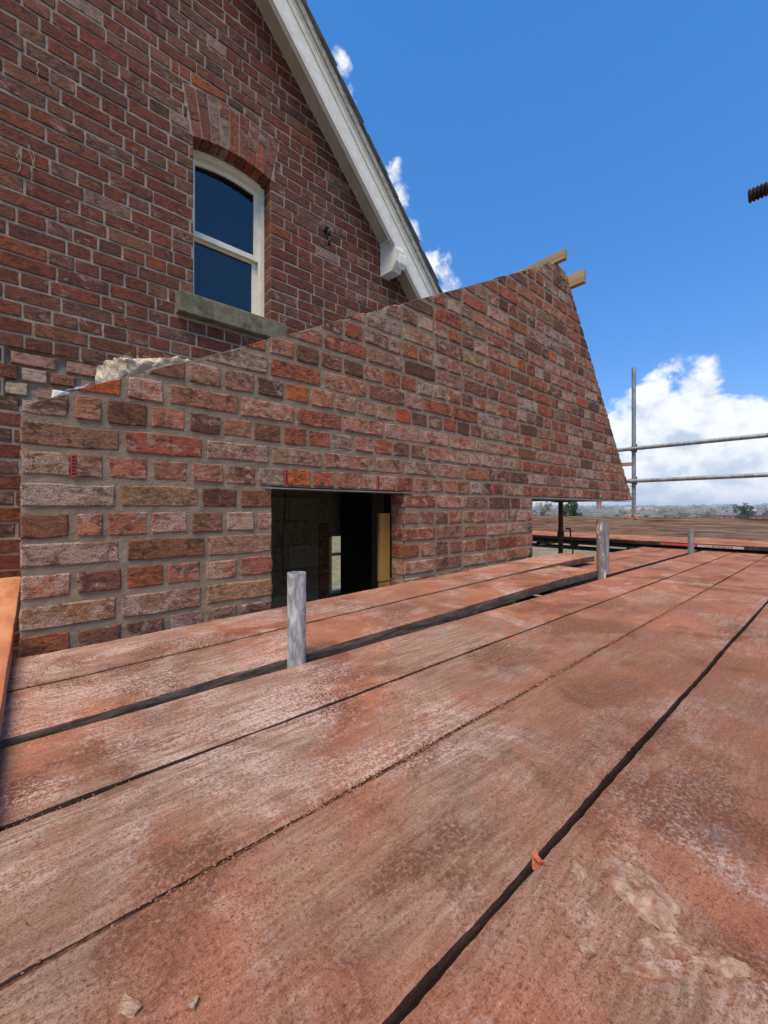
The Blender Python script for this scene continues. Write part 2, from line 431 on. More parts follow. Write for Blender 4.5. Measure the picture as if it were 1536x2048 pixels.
# glass
mg, t, b = new_mat('window_glass')
setin(t, b, Base_Color=S(10, 12, 18), Roughness=t.ramp(t.noise(t.n('ShaderNodeTexCoord').outputs['Object'], 9, 6, 0.7), 0.4, 0.8, 0.02, 0.10), IOR=1.75)
M['glass'] = mg
mg, t, b = new_mat('clear_glass')
setin(t, b, Base_Color=(0.9, 0.95, 0.93, 1), Roughness=0.02, IOR=1.05, Transmission_Weight=1.0)
M['clear'] = mg
mg, t, b = new_mat('polythene')
tr = t.n('ShaderNodeBsdfTransparent', {'Color': (0.8, 0.85, 0.92, 1)})
gl = t.n('ShaderNodeBsdfPrincipled', {'Base Color': S(170, 180, 196), 'Roughness': 0.25})
mx = t.n('ShaderNodeMixShader', {0: 0.55, 1: tr.outputs[0], 2: gl.outputs[0]})
t.nt.links.new(mx.outputs[0], [n for n in t.nt.nodes if n.type == 'OUTPUT_MATERIAL'][0].inputs[0])
M['poly'] = mg

# ------------------------------------------------------------------ ground and far terrain
def terrain_z(x, y):
    r = math.hypot(x, y)
    k1 = min(1, max(0, (r - 60) / 300)); k1 = k1 * k1 * (3 - 2 * k1)
    k2 = min(1, max(0, (r - 500) / 2200)); k2 = k2 * k2 * (3 - 2 * k2)
    z = -3.3 - 4.2 * k1 + 22 * k2
    n = mn.noise(Vector((x * 0.0016, y * 0.0016, 3.3)))
    n2 = mn.noise(Vector((x * 0.006, y * 0.006, 9.1)))
    return z + (n * 9 + n2 * 3) * k2 + 0.08 * mn.noise(Vector((x * .2, y * .2, 0)))
def make_ground():
    rs = [0.0] + [1.0 * 1.18 ** i for i in range(53)]
    na = 120
    vs, fs = [(0, 0, terrain_z(0, 0))], []
    for r in rs[1:]:
        for i in range(na):
            a = 2 * math.pi * i / na
            x, y = r * math.cos(a), r * math.sin(a)
            vs.append((x, y, terrain_z(x, y)))
    for i in range(na):
        fs.append((0, 1 + i, 1 + (i + 1) % na))
    for j in range(len(rs) - 2):
        for i in range(na):
            a, c = 1 + j * na + i, 1 + j * na + (i + 1) % na
            fs.append((a, a + na, c + na, c))
    return link('ground', mesh_from('ground', vs, fs, True), M['grass_field'])
structure(make_ground())

# ------------------------------------------------------------------ bricks
def clip_poly(poly, a, b, c):
    """keep a*x+b*z <= c"""
    out = []
    n = len(poly)
    for i in range(n):
        p, q = poly[i], poly[(i + 1) % n]
        dp, dq = a * p[0] + b * p[1] - c, a * q[0] + b * q[1] - c
        if dp <= 0:
            out.append(p)
        if (dp < 0 < dq) or (dq < 0 < dp):
            k = dp / (dp - dq)
            out.append((p[0] + (q[0] - p[0]) * k, p[1] + (q[1] - p[1]) * k))
    return out
def area(poly):
    return abs(sum(poly[i - 1][0] * poly[i][1] - poly[i][0] * poly[i - 1][1] for i in range(len(poly)))) / 2
def brick_outline(wd, ht, rng, jit):
    hw, hh = wd / 2, ht / 2
    j = lambda s=1.0: rng.uniform(-jit, jit) * s
    cr = lambda: rng.uniform(-0.1, 0.8) * jit
    pts = [(-hw + cr(), -hh + cr())]
    long = wd > 0.15
    xs = [-hw * 0.36, hw * 0.36] if long else [0.0]
    pts += [(x + j(6), -hh + j()) for x in xs]
    pts += [(hw - cr(), -hh + cr()), (hw + j(), j(2)), (hw - cr(), hh - cr())]
    pts += [(x + j(6), hh + j()) for x in xs[::-1]]
    pts += [(-hw + cr(), hh - cr()), (-hw + j(), j(2))]
    return pts
def brick_mesh_data(poly, depth, rng, cham=0.005, tilt=0.0012):
    """front at y=0 (towards the camera side), going back to +depth"""
    n = len(poly)
    cx = sum(p[0] for p in poly) / n; cz = sum(p[1] for p in poly) / n
    wx = max(p[0] for p in poly) - min(p[0] for p in poly)
    wz = max(p[1] for p in poly) - min(p[1] for p in poly)
    sx = max(0.3, 1 - 2 * cham / max(wx, 1e-3)); sz = max(0.3, 1 - 2 * cham / max(wz, 1e-3))
    tx, tz = rng.uniform(-tilt, tilt), rng.uniform(-tilt, tilt)
    fy = lambda x, z: tx * (x - cx) / (wx / 2 + 1e-4) + tz * (z - cz) / (wz / 2 + 1e-4)
    vs = [(cx + (x - cx) * sx, fy(x, z) + rng.uniform(-.0007, .0007), cz + (z - cz) * sz) for x, z in poly]
    vs += [(x, fy(x, z) + cham * rng.uniform(0.7, 1.4), z) for x, z in poly]
    vs += [(x, depth, z) for x, z in poly]
    fs = [list(range(n))]
    for k in (0, 1):
        for i in range(n):
            i2 = (i + 1) % n
            fs.append([k * n + i, (k + 1) * n + i, (k + 1) * n + i2, k * n + i2])
    return vs, fs

class BrickWall:
    def __init__(self, seed, jit, cham, mat, mat_stuff):
        self.rng = random.Random(seed)
        self.jit, self.cham, self.mat, self.mat_stuff = jit, cham, mat, mat_stuff
        self.variants = {}
        self.items = []          # (pos, mesh key or data, colour, score)
    def variant(self, kind, wd, ht):
        key = (kind, self.rng.randrange(14))
        if key not in self.variants:
            poly = brick_outline(wd, ht, self.rng, self.jit)
            vs, fs = brick_mesh_data(poly, 0.055, self.rng, self.cham)
            self.variants[key] = (vs, fs, None)
        return key
    def add(self, pos, key=None, data=None, scale=(1, 1), colour=(.3, .1, .1, .5), visible=True, area_=0.01):
        p = proj(pos)
        sc = 0
        if visible and p and -60 < p[0] < 1600 and -60 < p[1] < 2100:
            sc = area_ / p[2] ** 2 * abs(pos[1]) / math.sqrt(pos[0] ** 2 + pos[1] ** 2 + pos[2] ** 2) 
        self.items.append((pos, key, data, scale, colour, sc))
    def emit(self, parent, porigin, limit=295, name='brick', stuff_name='far_bricks'):
        order = sorted(self.items, key=lambda it: -it[5])
        singles = [it for it in order[:limit] if it[5] > 0]
        rest = [it for it in order if not any(it is s for s in singles)]
        meshes = {}
        O = Vector(porigin)
        for pos, key, data, scale, colour, sc in singles:
            if key is not None:
                if key not in meshes:
                    me = mesh_from(name, self.variants[key][0], self.variants[key][1], False)
                    me.materials.append(self.mat)
                    meshes[key] = me
                me = meshes[key]
            else:
                me = mesh_from(name, data[0], data[1], False)
                me.materials.append(self.mat)
            o = bpy.data.objects.new(name, me)
            COL.objects.link(o)
            o.parent = parent
            o.location = Vector(pos) - O
            o.scale = (scale[0], 1, scale[1])
            o.color = colour
        if rest:
            V, F, C, SM = [], [], [], []
            for pos, key, data, scale, colour, sc in rest:
                vs, fs = self.variants[key][:2] if key is not None else data
                k = len(V)
                V += [(pos[0] - O.x + v[0] * scale[0], pos[1] - O.y + v[1], pos[2] - O.z + v[2] * scale[1]) for v in vs]
                F += [[i + k for i in f] for f in fs]
                C += [colour] * len(vs)
                SM += [False] * len(fs)
            me = mesh_from(stuff_name, V, F)
            me.polygons.foreach_set('use_smooth', SM)
            at = me.attributes.new('bcol', 'FLOAT_COLOR', 'POINT')
            at.data.foreach_set('color', [x for c in C for x in c])
            o = link(stuff_name, me, self.mat_stuff, parent)
            o.location = (0, 0, 0)
            o['kind'] = 'stuff'
        return len(singles), len(rest)

def pick(rng, pal):
    t = rng.random() * sum(p[0] for p in pal)
    for wgt, c, (a0, a1) in pal:
        t -= wgt
        if t <= 0:
            break
    k = rng.uniform(0.84, 1.08)
    l = S(*c)
    return (min(1, l[0] * k * rng.uniform(.95, 1.05)), min(1, l[1] * k * rng.uniform(.92, 1.08)), min(1, l[2] * k * 0.86 * rng.uniform(.92, 1.08)), rng.uniform(a0, a1))

# ------------------------------------------------------------------ the new brick wall
NY = 1.480                     # plane of its face
GAUGE, BH, Z0 = 0.0858, 0.0672, 0.0935
BL, BHD, PITCH = 0.2280, 0.1050, 0.2450
NX0, NX1 = -0.025, 4.685
def rakeL(x): return 0.283 + 0.527 * (x + 0.025)
def rakeR(x): return 1.600 - 1.188 * (x - 3.440)
def rake_new(x): return min(rakeL(x), rakeR(x), 1.905 - 0.09 * (x - 3.0))
OP0, OP1 = 0.709, 1.425        # opening
PIER1 = 2.690                  # end of the pier under the overhang
NBOT = -0.62
def in_new_wall(x, z):
    return NX0 <= x <= NX1 and z <= rake_new(x) and (z >= 0.09 or (x <= PIER1 and not (OP0 < x < OP1)))
PAL_NEW = [(24, (142, 86, 68), (.1, .6)), (28, (152, 104, 88), (.3, .8)), (12, (140, 108, 96), (.3, .8)), (17, (118, 82, 70), (.2, .7)),
           (8, (144, 112, 90), (.3, .8)), (3, (164, 90, 60), (.0, .3)), (7, (98, 70, 60), (.1, .6)), (4, (132, 112, 104), (.5, .9))]

new_wall = empty('brick_wall', (0, NY, NBOT), 'new gable wall of reclaimed mixed red bricks with sloping top and square opening', 'wall')
NW = BrickWall(11, 0.0036, 0.0032, M['brick_new'], M['brick_new_stuff'])
rng = NW.rng
JOINTS = []
def lay_new():
    for k in range(-8, 22):
        zb = Z0 + k * GAUGE + rng.uniform(-.0015, .0015)
        header = (k % 2 == 0)
        x = NX0 + (0.0 if not header else rng.uniform(-.0, .0))
        first = True
        # runs of wall at this height
        if zb >= 0.09:
            runs = [(NX0, NX1)]
        else:
            runs = [(NX0, OP0), (OP1, PIER1)]
        for (a, bb) in runs:
            x = a
            idx = 0
            while x < bb - 0.03:
                if header:
                    L = BHD
                    if idx == 1 and a == NX0 and k in (-2, 0, 2, 4): L = 0.062           # closer next to the quoin
                    if idx == 0 and a == NX0 and k <= 2: L = 0.108
                    if k != 0 and rng.random() < 0.06: L = BL
                else:
                    L = BL
                    if rng.random() < 0.05: L = BHD
                L *= rng.uniform(0.955, 1.03)
                jnt = rng.uniform(0.0125, 0.0190)
                if x + L > bb - 0.06:
                    L = bb - x
                    if L > 0.25: L = L / 2 - 0.008
                full = L
                yield k, header, x, zb, full, (a, bb)
                if k == 0: JOINTS.append(x + L + jnt / 2)
                x += L + jnt
                idx += 1
for k, header, x, zb, L, (a, bb) in lay_new():
    ht = BH * rng.uniform(0.95, 1.05)
    cx, cz = x + L / 2, zb + BH / 2 + rng.uniform(-.0015, .0015)
    top = zb + ht
    if zb + 0.006 > max(rake_new(x), rake_new(x + L)):
        continue
    col = pick(rng, PAL_NEW)
    yy = NY + rng.uniform(-0.0016, 0.0016)
    cut = top + 0.004 > min(rake_new(x - .004), rake_new(x + L + .004))
    at_end = x <= NX0 + .001 or abs(x + L - bb) < 1e-4 or abs(x - a) < 1e-4
    if not cut and not at_end:
        kind = 'header' if L < 0.15 else 'stretcher'
        base = BHD if kind == 'header' else BL
        key = NW.variant(kind, base, BH)
        fl = rng.choice((-1, 1))
        NW.add((cx, yy, cz), key, None, (L / base, ht / BH), col, True, L * ht)
    else:
        poly = [(px + cx, pz + cz) for px, pz in brick_outline(L, ht, rng, NW.jit)]
        if cut:
            poly = clip_poly(poly, -0.527, 1.0, 0.283 + 0.527 * 0.025 + rng.uniform(-.005, .004))
            if poly: poly = clip_poly(poly, 1.188, 1.0, 1.600 + 1.188 * 3.440 + rng.uniform(-.008, .006))
            if poly: poly = clip_poly(poly, 0.09, 1.0, 1.905 + 0.27)
        if len(poly) < 3 or area(poly) < 0.0004:
            continue
        loc = [(px - cx, pz - cz) for px, pz in poly]
        vs, fs = brick_mesh_data(loc, 0.100, rng, min(0.005, 0.12 * math.sqrt(area(poly))))
        NW.add((cx, yy, cz), None, (vs, fs), (1, 1), col, True, area(poly))
print('new wall bricks', NW.emit(new_wall, (0, NY, NBOT)))

def mortar_grid(regions, step, ybase, amp, seed, depth_fn=None):
    """front skin of a wall: regions = [(x0, x1, zlow, ztop function)]"""
    V, F = [], []
    for (x0, x1, zl, zt) in regions:
        nx = max(2, int((x1 - x0) / step))
        hmax = max(zt(x0 + (x1 - x0) * i / nx) for i in range(nx + 1)) - zl
        nz = max(2, int(hmax / step))
        k = len(V)
        for i in range(nx + 1):
            x = x0 + (x1 - x0) * i / nx
            top = max(zt(x), zl + 0.001)
            for j in range(nz + 1):
                z = zl + (top - zl) * j / nz
                n = mn.noise(Vector((x * 22, seed, z * 30))) + 0.6 * mn.noise(Vector((x * 60, seed + 4, z * 75)))
                y = ybase + n * amp + (depth_fn(x, z) if depth_fn else 0.0)
                V.append((x, y, z))
        for i in range(nx):
            for j in range(nz):
                a = k + i * (nz + 1) + j
                F.append((a, a + nz + 1, a + nz + 2, a + 1))
    return V, F
V, F = mortar_grid([(NX0 + .002, OP0 - .003, NBOT, lambda x: rake_new(x) - .003), (OP0 - .003, OP1 + .003, 0.0895, lambda x: rake_new(x) - .003),
                    (OP1 + .003, PIER1 - .003, NBOT, lambda x: rake_new(x) - .003), (PIER1 - .003, NX1 - .004, 0.0895, lambda x: rake_new(x) - .003)],
                   0.0105, NY + 0.0048, 0.0019, 1.0)
mb = MB().add(V, F)
top = [(x, rake_new(x) - .004) for x in [NX1 - .006 - (NX1 - NX0 - .01) * i / 60 for i in range(61)]]
outline = [(NX0 + .003, NBOT), (OP0 - .004, NBOT), (OP0 - .004, 0.091), (OP1 + .004, 0.091), (OP1 + .004, NBOT), (PIER1 - .004, NBOT), (PIER1 - .004, 0.091), (NX1 - .006, 0.091)] + top
mb.prism(outline, 'y', NY + 0.016, NY + 0.100)
mb.build('mortar', M['mortar_new'], new_wall, (0, NY, NBOT))

# weep vents in the header course, lintel plates
for vx0 in (0.093, 0.792, 1.305, 2.17):
    vx = min(JOINTS, key=lambda q: abs(q - vx0))
    z0, z1 = Z0 + 0.0, Z0 + 0.066
    v = MB().box((vx - .0055, NY - .002, z0), (vx + .0055, NY + .012, z1)).build('weep_vent', M['vent'], new_wall, (vx, NY, z0))
    s = MB()
    for i in range(6):
        zz = z0 + .006 + i * 0.0098
        s.box((vx - .0035, NY - .0030, zz), (vx + .0035, NY - .0018, zz + .0052))
    s.build('slot', M['black'], v, (vx, NY, z0))
lin = MB().box((OP0 - .03, NY - .004, 0.0795), (OP1 + .055, NY + .10, 0.0845)).box((OP0 - .03, NY + .085, 0.0846), (OP1 + .055, NY + .0899, 0.088))
lin.build('lintel', M['steel_plate'], new_wall, (OP0, NY, 0.08))
sof = MB().box((PIER1 - .001, NY - .003, 0.077), (NX1 - .03, NY + .13, 0.085)).build('overhang_plate', M['steel_plate'], new_wall, (PIER1, NY, 0.08))
MB().box((PIER1 + .004, NY + .131, 0.080), (NX1 - .08, NY + .62, 0.104)).build('soffit_board', M['rust'], new_wall, (PIER1, NY, 0.08))

# wall tie ends at the far corner
for i, (z, l) in enumerate(((0.235, .035), (0.155, .05), (0.10, .05))):
    MB().path([(NX1 - .07, NY + .004, z), (NX1 + .012 + l, NY - .012, z - .003 + .004 * i)], 0.003, 6).build('tie_wire', M['rust'], new_wall, (NX1, NY, z))

# inner leaf, roof deck and dark room behind it
room = empty('inner_room', (0, 1.6, -1.7), 'dark unfinished room of blockwork seen through the square wall opening', 'room')
def room_part(name, mb, mat, o=(0, 1.6, -1.7)):
    return mb.build(name, mat, room, o)
room_part('floor', MB().box((0.30, 1.585, -1.75), (2.70, 3.52, -1.70)), M['inner'])
room_part('side_wall', MB().box((0.20, 1.585, -1.75), (0.30, 3.52, 0.42)), M['block'])
room_part('side_wall', MB().box((2.60, 1.585, -1.75), (2.685, 3.52, 0.60)), M['inner'])
BWY = 3.40
wx0, wx1, wz0, wz1 = 2.235, 2.62, -0.86, -0.275
bw = room_part('back_wall', MB().box((0.30, BWY, -1.70), (wx0, BWY + .12, 0.42)).box((wx0, BWY, -1.70), (2.60, BWY + .12, wz0)).box((wx0, BWY, wz1), (2.60, BWY + .12, 0.42)), M['inner'])
# blocks of the back wall, each with its joints
rb = random.Random(5)
for r_ in range(5):
    zz = -1.0 + r_ * 0.225
    x = 1.35 + (0.22 if r_ % 2 else 0.0)
    while x < wx0 - 0.28:
        room_b = MB().box((x, BWY - .012, zz), (min(x + .43, wx0 - .13), BWY - .001, zz + .213), 0.003)
        o = room_part('block', room_b, M['block'] if rb.random() < .75 else M['inner'])
        x += .442
rbr = random.Random(8)
for r_ in range(10):
    zz = -0.95 + r_ * 0.082
    for j in range(1 if r_ % 2 else 2):
        xx = wx0 - 0.125 + j * 0.058
        o = room_part('jamb_brick', MB().box((xx, BWY - .016, zz), (xx + (.115 if r_ % 2 else .053), BWY - .0005, zz + .07), 0.004), M['brick_old'])
        o.color = pick(rbr, [(1, (120, 88, 78), (.3, .9)), (1, (140, 90, 74), (.2, .8))])
win = room_part('room_window', MB().box((wx0, BWY + .02, wz0), (wx0 + .022, BWY + .1, wz1)).box((wx0 + .0225, BWY + .03, wz0), (wx0 + .05, BWY + .07, wz1))
                .box((wx0 + .0505, BWY + .03, -.475), (wx1, BWY + .07, -.447)).box((wx0 + .0505, BWY + .02, wz0), (wx1, BWY + .09, wz0 + .03)), M['white'])
MB().box((wx0 + .05, BWY + .045, wz0 + .03), (wx1, BWY + .049, wz1)).build('pane', M['clear'], win, (wx0, BWY, wz0))
room_part('dark_post', MB().box((2.27, 3.18, -1.70), (2.60, 3.26, 0.30), .004), M['black'])
room_part('ceiling', MB().box((0.20, 2.97, 0.42), (2.70, 3.52, 0.46)), M['inner'])
deckpoly = [(0.0, rakeL(0.0) - .075), (3.06, rakeL(3.06) - .075), (4.60, rakeR(4.60) - .09), (4.60, rakeR(4.60) - .13), (3.06, rakeL(3.06) - .12), (0.0, rakeL(0) - .12)]
room_part('roof_deck', MB().prism(deckpoly, 'y', NY + .101, 2.838), M['membrane'])
room_part('hanging_cable', MB().path([(1.70 + .012 * math.sin(i * .9), 3.30 + .004 * i, 0.40 - i * 0.14) for i in range(9)], 0.004, 6), M['black'])
yb = empty('yellow_board', (1.385, 1.66, -0.62), 'yellow painted board standing upright inside the right of the opening', 'board')
MB().box((1.352, 1.585, -.375), (1.420, 1.608, -.022), .002).build('board', M['yellow'], yb, (1.385, 1.66, -.62))
MB().box((1.355, 1.587, -.62), (1.418, 1.607, -.380), .002).build('lower_piece', M['yellow'], yb, (1.385, 1.66, -.62))
MB().box((1.4205, 1.582, -.42), (1.4225, 1.600, -.365), .001).build('red_end', M['vent'], yb, (1.385, 1.66, -.62))
cc = MB().box((1.4228, 1.5815, -.62), (1.4245, 1.640, .075), .001).build('cavity_closer', M['black'], None, (1.415, 1.585, -.62))
tag(cc, 'dark grey cavity strip standing behind the right brick jamb of the opening', 'strip')

# ------------------------------------------------------------------ the old house
HY = 2.85
HS = -1.055
def soff(x): return 2.928 + HS * (x - 1.969)
def barge_lo(x): return 2.635 + HS * (x - 2.155)
house = empty('house', (0, HY, -1.5), 'old red brick house with gable window, white bargeboard and slate roof edge', 'house')
HO = (0, HY, -1.5)
WX0, WX1, WZ0, SPR = 0.806, 1.353, 1.397, 2.467
AX = (WX0 + WX1) / 2
def arch_lo(x): return SPR + 0.042 * (1 - ((x - AX) / ((WX1 - WX0) / 2)) ** 2)
HGA, HBH = 0.0822, 0.0690
HPAL = [(36, (112, 65, 53), (.0, .4)), (28, (106, 66, 57), (.0, .45)), (18, (106, 74, 65), (.2, .5)), (2, (130, 74, 52), (.0, .25)), (10, (116, 80, 67), (.1, .5)),
        (4, (92, 66, 58), (.0, .4)), (2, (126, 102, 94), (.4, .8))]
HW = BrickWall(23, 0.0019, 0.0026, M['brick_old'], M['brick_old_stuff'])
hr = HW.rng
# skewed lines of the arch sides
AL = ((0.806, 2.467), (0.745, 2.770)); AR = ((1.353, 2.467), (1.414, 2.778))
def arch_side(side, z):
    (xa, za), (xb, zb) = side
    return xa + (xb - xa) * (z - za) / (zb - za)
def arch_top(x): return 2.775 + 0.048 * (1 - ((x - AX) / 0.335) ** 2)
PATCH = (-0.10, 0.62, 0.545, 0.835)
def in_patch(x, z): return PATCH[0] < x < PATCH[1] and PATCH[2] < z < PATCH[3]
def hidden_by_new(x, z, y=HY):
    k = NY / y
    return in_new_wall(x * k, z * k)
for k in range(-10, 66):
    zb = 0.02 + k * HGA + hr.uniform(-.001, .001)
    header = k % 2 == 0
    x = -1.05 + (0.06 if header else 0.0) + hr.uniform(-.012, .012)
    while x < 2.95:
        L = 0.108 if header else 0.224
        if hr.random() < (0.10 if header else 0.12):
            L = 0.224 if header else 0.108
        L *= hr.uniform(0.96, 1.03)
        jn = hr.uniform(0.009, 0.013)
        x0, x1 = x, x + L
        x += L + jn
        jam = WZ0 <= zb + .03 and zb < SPR - .01
        if jam and x0 < WX1 < x1 + .03 and x1 - WX1 < .06:
            x = WX1
        ht = HBH * hr.uniform(0.96, 1.04)
        zc = zb + ht / 2
        if zb > soff(x0) + .06:
            break
        if zb < 0.3 and x1 > 0.30:
            break
        col = pick(hr, HPAL)
        yy = HY + hr.uniform(-.0022, .0022)
        segs = [(x0, x1)]
        cutters = []
        zt = zb + ht
        # window opening and arch
        if zt > WZ0 - .135 and zb < WZ0 and x1 > 0.70 and x0 < 1.456:       # sill
            segs = [(a, min(b_, 0.692)) for a, b_ in segs if a < 0.69] + [(max(a, 1.464), b_) for a, b_ in segs if b_ > 1.466]
        elif zt > WZ0 and zb < SPR - .01:
            segs = [(a, min(b_, WX0)) for a, b_ in segs if a < WX0 - .01] + [(max(a, WX1), b_) for a, b_ in segs if b_ > WX1 + .01]
        elif zb >= SPR - .012 and zb < 2.83:
            lft, rgt = arch_side(AL, zc) - .010, arch_side(AR, zc) + .010
            s2 = []
            for a, b_ in segs:
                if a < lft - .01: s2.append((a, min(b_, lft), 0))
                if b_ > rgt + .01: s2.append((max(a, rgt), b_, 0))
                if b_ > lft and a < rgt and zt > arch_top((a + b_) / 2) + .014:
                    s2.append((max(a, lft + .003), min(b_, rgt - .003), 1))
            segs = s2
        for sg in segs:
            a, b_ = sg[0], sg[1]
            over = len(sg) > 2 and sg[2] == 1
            if b_ - a < 0.012:
                continue
            W_ = b_ - a
            cx = (a + b_) / 2
            setback = 0.0
            ww, hh2 = W_, ht
            if in_patch(cx, zc):
                if hr.random() < 0.04: continue
                setback = hr.uniform(0.000, 0.018); ww *= hr.uniform(0.78, .98); hh2 *= hr.uniform(.8, .98)
                col = pick(hr, [(2, (162, 122, 110), (.5, .9)), (2, (186, 164, 146), (.7, 1)), (1, (132, 84, 72), (.2, .6))])
            vis = not hidden_by_new(cx, zc)
            edge = zt > soff(b_) - .01
            full = abs(W_ - L) < 1e-4 and not edge and not (jam and (abs(a - WX1) < .003 or abs(b_ - WX0) < .003)) and setback == 0 and not over
            kind = 'header' if L < .15 else 'stretcher'
            if full:
                base = 0.108 if kind == 'header' else 0.224
                HW.add((cx, yy, zc), HW.variant(kind, base, HBH), None, (L / base, ht / HBH), col, vis, L * ht)
            else:
                poly = [(px + cx, pz + zc) for px, pz in brick_outline(ww, hh2, hr, 0.0016)]
                if edge: poly = clip_poly(poly, -HS, 1.0, 2.928 - HS * 1.969 + .02)
                if over and len(poly) > 2:
                    # trim the underside to the back of the arch
                    poly = [(px, max(pz, arch_top(px) + .012)) for px, pz in poly]
                if len(poly) < 3 or area(poly) < 0.0003: continue
                vs, fs = brick_mesh_data([(px - cx, pz - zc) for px, pz in poly], 0.112 if setback == 0 else 0.06, hr, min(0.004, .1 * math.sqrt(area(poly))))
                HW.add((cx, yy + setback, zc), None, (vs, fs), (1, 1), col, vis, area(poly))
# the arch over the window: nine rubbed voussoirs, each a whole and a half brick
NV = 9
for i in range(NV):
    a0, a1 = i / NV, (i + 1) / NV
    bot = lambda s: (WX0 + (WX1 - WX0) * s, arch_lo(WX0 + (WX1 - WX0) * s))
    tp = lambda s: (AL[1][0] + (AR[1][0] - AL[1][0]) * s, arch_top(AL[1][0] + (AR[1][0] - AL[1][0]) * s))
    g0 = 0.012 if i else 0.0
    split = 0.33 if i % 2 == 0 else 0.66
    if i == 4: split = 0.97
    for (u0, u1) in ((0.0, split - .012), (split + .012, 1.0)):
        if u1 - u0 < .08: continue
        lerp = lambda p, q, u: (p[0] + (q[0] - p[0]) * u, p[1] + (q[1] - p[1]) * u)
        s0, s1 = a0 + 0.006, a1 - 0.006
        P = []
        for s, us in ((s0, (u0, (u0 + u1) / 2)), (s0, (u1,)), (s1, (u1, (u0 + u1) / 2)), (s1, (u0,))):
            for u in us:
                q = lerp(bot(s), tp(s), u)
                P.append((q[0] + hr.uniform(-.0012, .0012), q[1] + hr.uniform(-.0015, .0015)))
        P = P[::-1]
        cx = sum(p[0] for p in P) / len(P); cz = sum(p[1] for p in P) / len(P)
        vs, fs = brick_mesh_data([(p[0] - cx, p[1] - cz) for p in P], 0.112, hr, 0.0035)
        HW.add((cx, HY + hr.uniform(-.002, .001), cz), None, (vs, fs), (1, 1), pick(hr, [(3, (124, 78, 70), (.2, .7)), (2, (140, 76, 60), (.0, .5)), (1, (122, 100, 94), (.5, .9))]), True, 1.0)
# wall body
HX0 = -1.3
def patch_depth(x, z):
    if in_patch(x, z):
        return 0.026 + 0.012 * mn.noise(Vector((x * 18, 1, z * 22)))
    return 0.0
htop = lambda x: soff(x) + .02
regs = [(HX0, 0.30, -1.4, lambda x: 0.3), (HX0, 0.66, 0.3, lambda x: min(htop(x), 4.9)), (0.66, 0.70, 0.3, htop),
        (0.70, WX0, 0.3, htop), (WX0, WX1, 0.3, lambda x: WZ0 - .05), (WX0, WX1, 2.45, htop), (WX1, 2.92, 0.3, htop)]
def mort_cut(x, z): return patch_depth(x, z)
V, F = mortar_grid(regs, 0.013, HY + 0.0052, 0.0016, 7.0, mort_cut)
# open the head of the window below the arch
F = [f for f in F if not (WX0 < sum(V[i][0] for i in f) / 4 < WX1 and WZ0 - .05 < sum(V[i][2] for i in f) / 4 < arch_lo(sum(V[i][0] for i in f) / 4) + .004)]
mb = MB().add(V, F)
Yb0, Yb1 = HY + .060, HY + .116
mb.prism([(HX0, -1.4), (0.30, -1.4), (0.30, 0.31), (WX0 - .003, 0.31), (WX0 - .003, htop(WX0)), (HX0, htop(HX0))], 'y', Yb0, Yb1)
mb.prism([(WX1 + .003, 0.31), (2.92, 0.31), (2.92, htop(2.92)), (WX1 + .003, htop(WX1))], 'y', Yb0, Yb1)
mb.prism([(WX0 - .003, 0.31), (WX1 + .003, 0.31), (WX1 + .003, WZ0 - .02), (WX0 - .003, WZ0 - .02)], 'y', Yb0, Yb1)
mb.prism([(WX0 - .003, SPR + .07), (WX1 + .003, SPR + .07), (WX1 + .003, htop(WX1)), (WX0 - .003, htop(WX0))], 'y', Yb0, Yb1)
# reveals of the window
mb.box((WX1 + .0025, HY + .012, WZ0), (WX1 + .030, HY + .0595, SPR + .02)).box((WX0 - .03, HY + .012, WZ0), (WX0 - .0025, HY + .0595, SPR + .02))
gw = mb.build('gable_wall', M['mortar_old'], house, HO)
print('house bricks', HW.emit(gw, HO))
MB().prism([(2.80, 0.2), (2.92, 0.2), (2.92, 1.95), (2.80, 1.95)], 'y', HY + .13, 8.0).build('side_wall', M['brick_old'], house, HO).color = (.2, .07, .05, .3)
MB().box((HX0, 7.9, 0.2), (2.79, 8.0, 1.9)).build('rear_wall', M['brick_old'], house, HO).color = (.2, .07, .05, .3)

# sill
sl = MB().box((0.702, HY - .062, WZ0 - .137), (1.455, HY + .13, WZ0 - .002), .006).build('sill', M['stone'], house, HO)
# sash window
FY = HY + .113
def frame_arch(lo, dz, x0, x1, y0, y1, h):
    """curved head member following the arch"""
    n = 14
    vs, fs = [], []
    for i in range(n + 1):
        x = x0 + (x1 - x0) * i / n
        zt = arch_lo(max(WX0, min(WX1, x))) - dz
        for (y, z) in ((y0, zt - h), (y0, zt), (y1, zt), (y1, zt - h)):
            vs.append((x, y, z))
    for i in range(n):
        for j in range(4):
            fs.append((i * 4 + j, i * 4 + (j + 1) % 4, (i + 1) * 4 + (j + 1) % 4, (i + 1) * 4 + j))
    fs += [(0, 1, 2, 3), (n * 4, n * 4 + 3, n * 4 + 2, n * 4 + 1)]
    return vs, fs
fr = MB().box((WX0 + .001, FY, WZ0), (WX0 + .030, FY + .10, SPR - .005)).box((WX1 - .030, FY, WZ0), (WX1 - .001, FY + .10, SPR - .005))
fr.box((WX1 - .038, FY + .022, WZ0), (WX1 - .0305, FY + .034, SPR - .012)).box((WX0 + .0305, FY + .022, WZ0), (WX0 + .038, FY + .034, SPR - .012))
fr.add(*frame_arch(0, 0.001, WX0 + .0301, WX1 - .0301, FY + .0005, FY + .10, .042))
fr.box((WX0 + .0305, FY + .006, WZ0), (WX1 - .0305, FY + .095, WZ0 + .018))
window = fr.build('window', M['white'], house, HO)
MID = 1.905
us = MB()
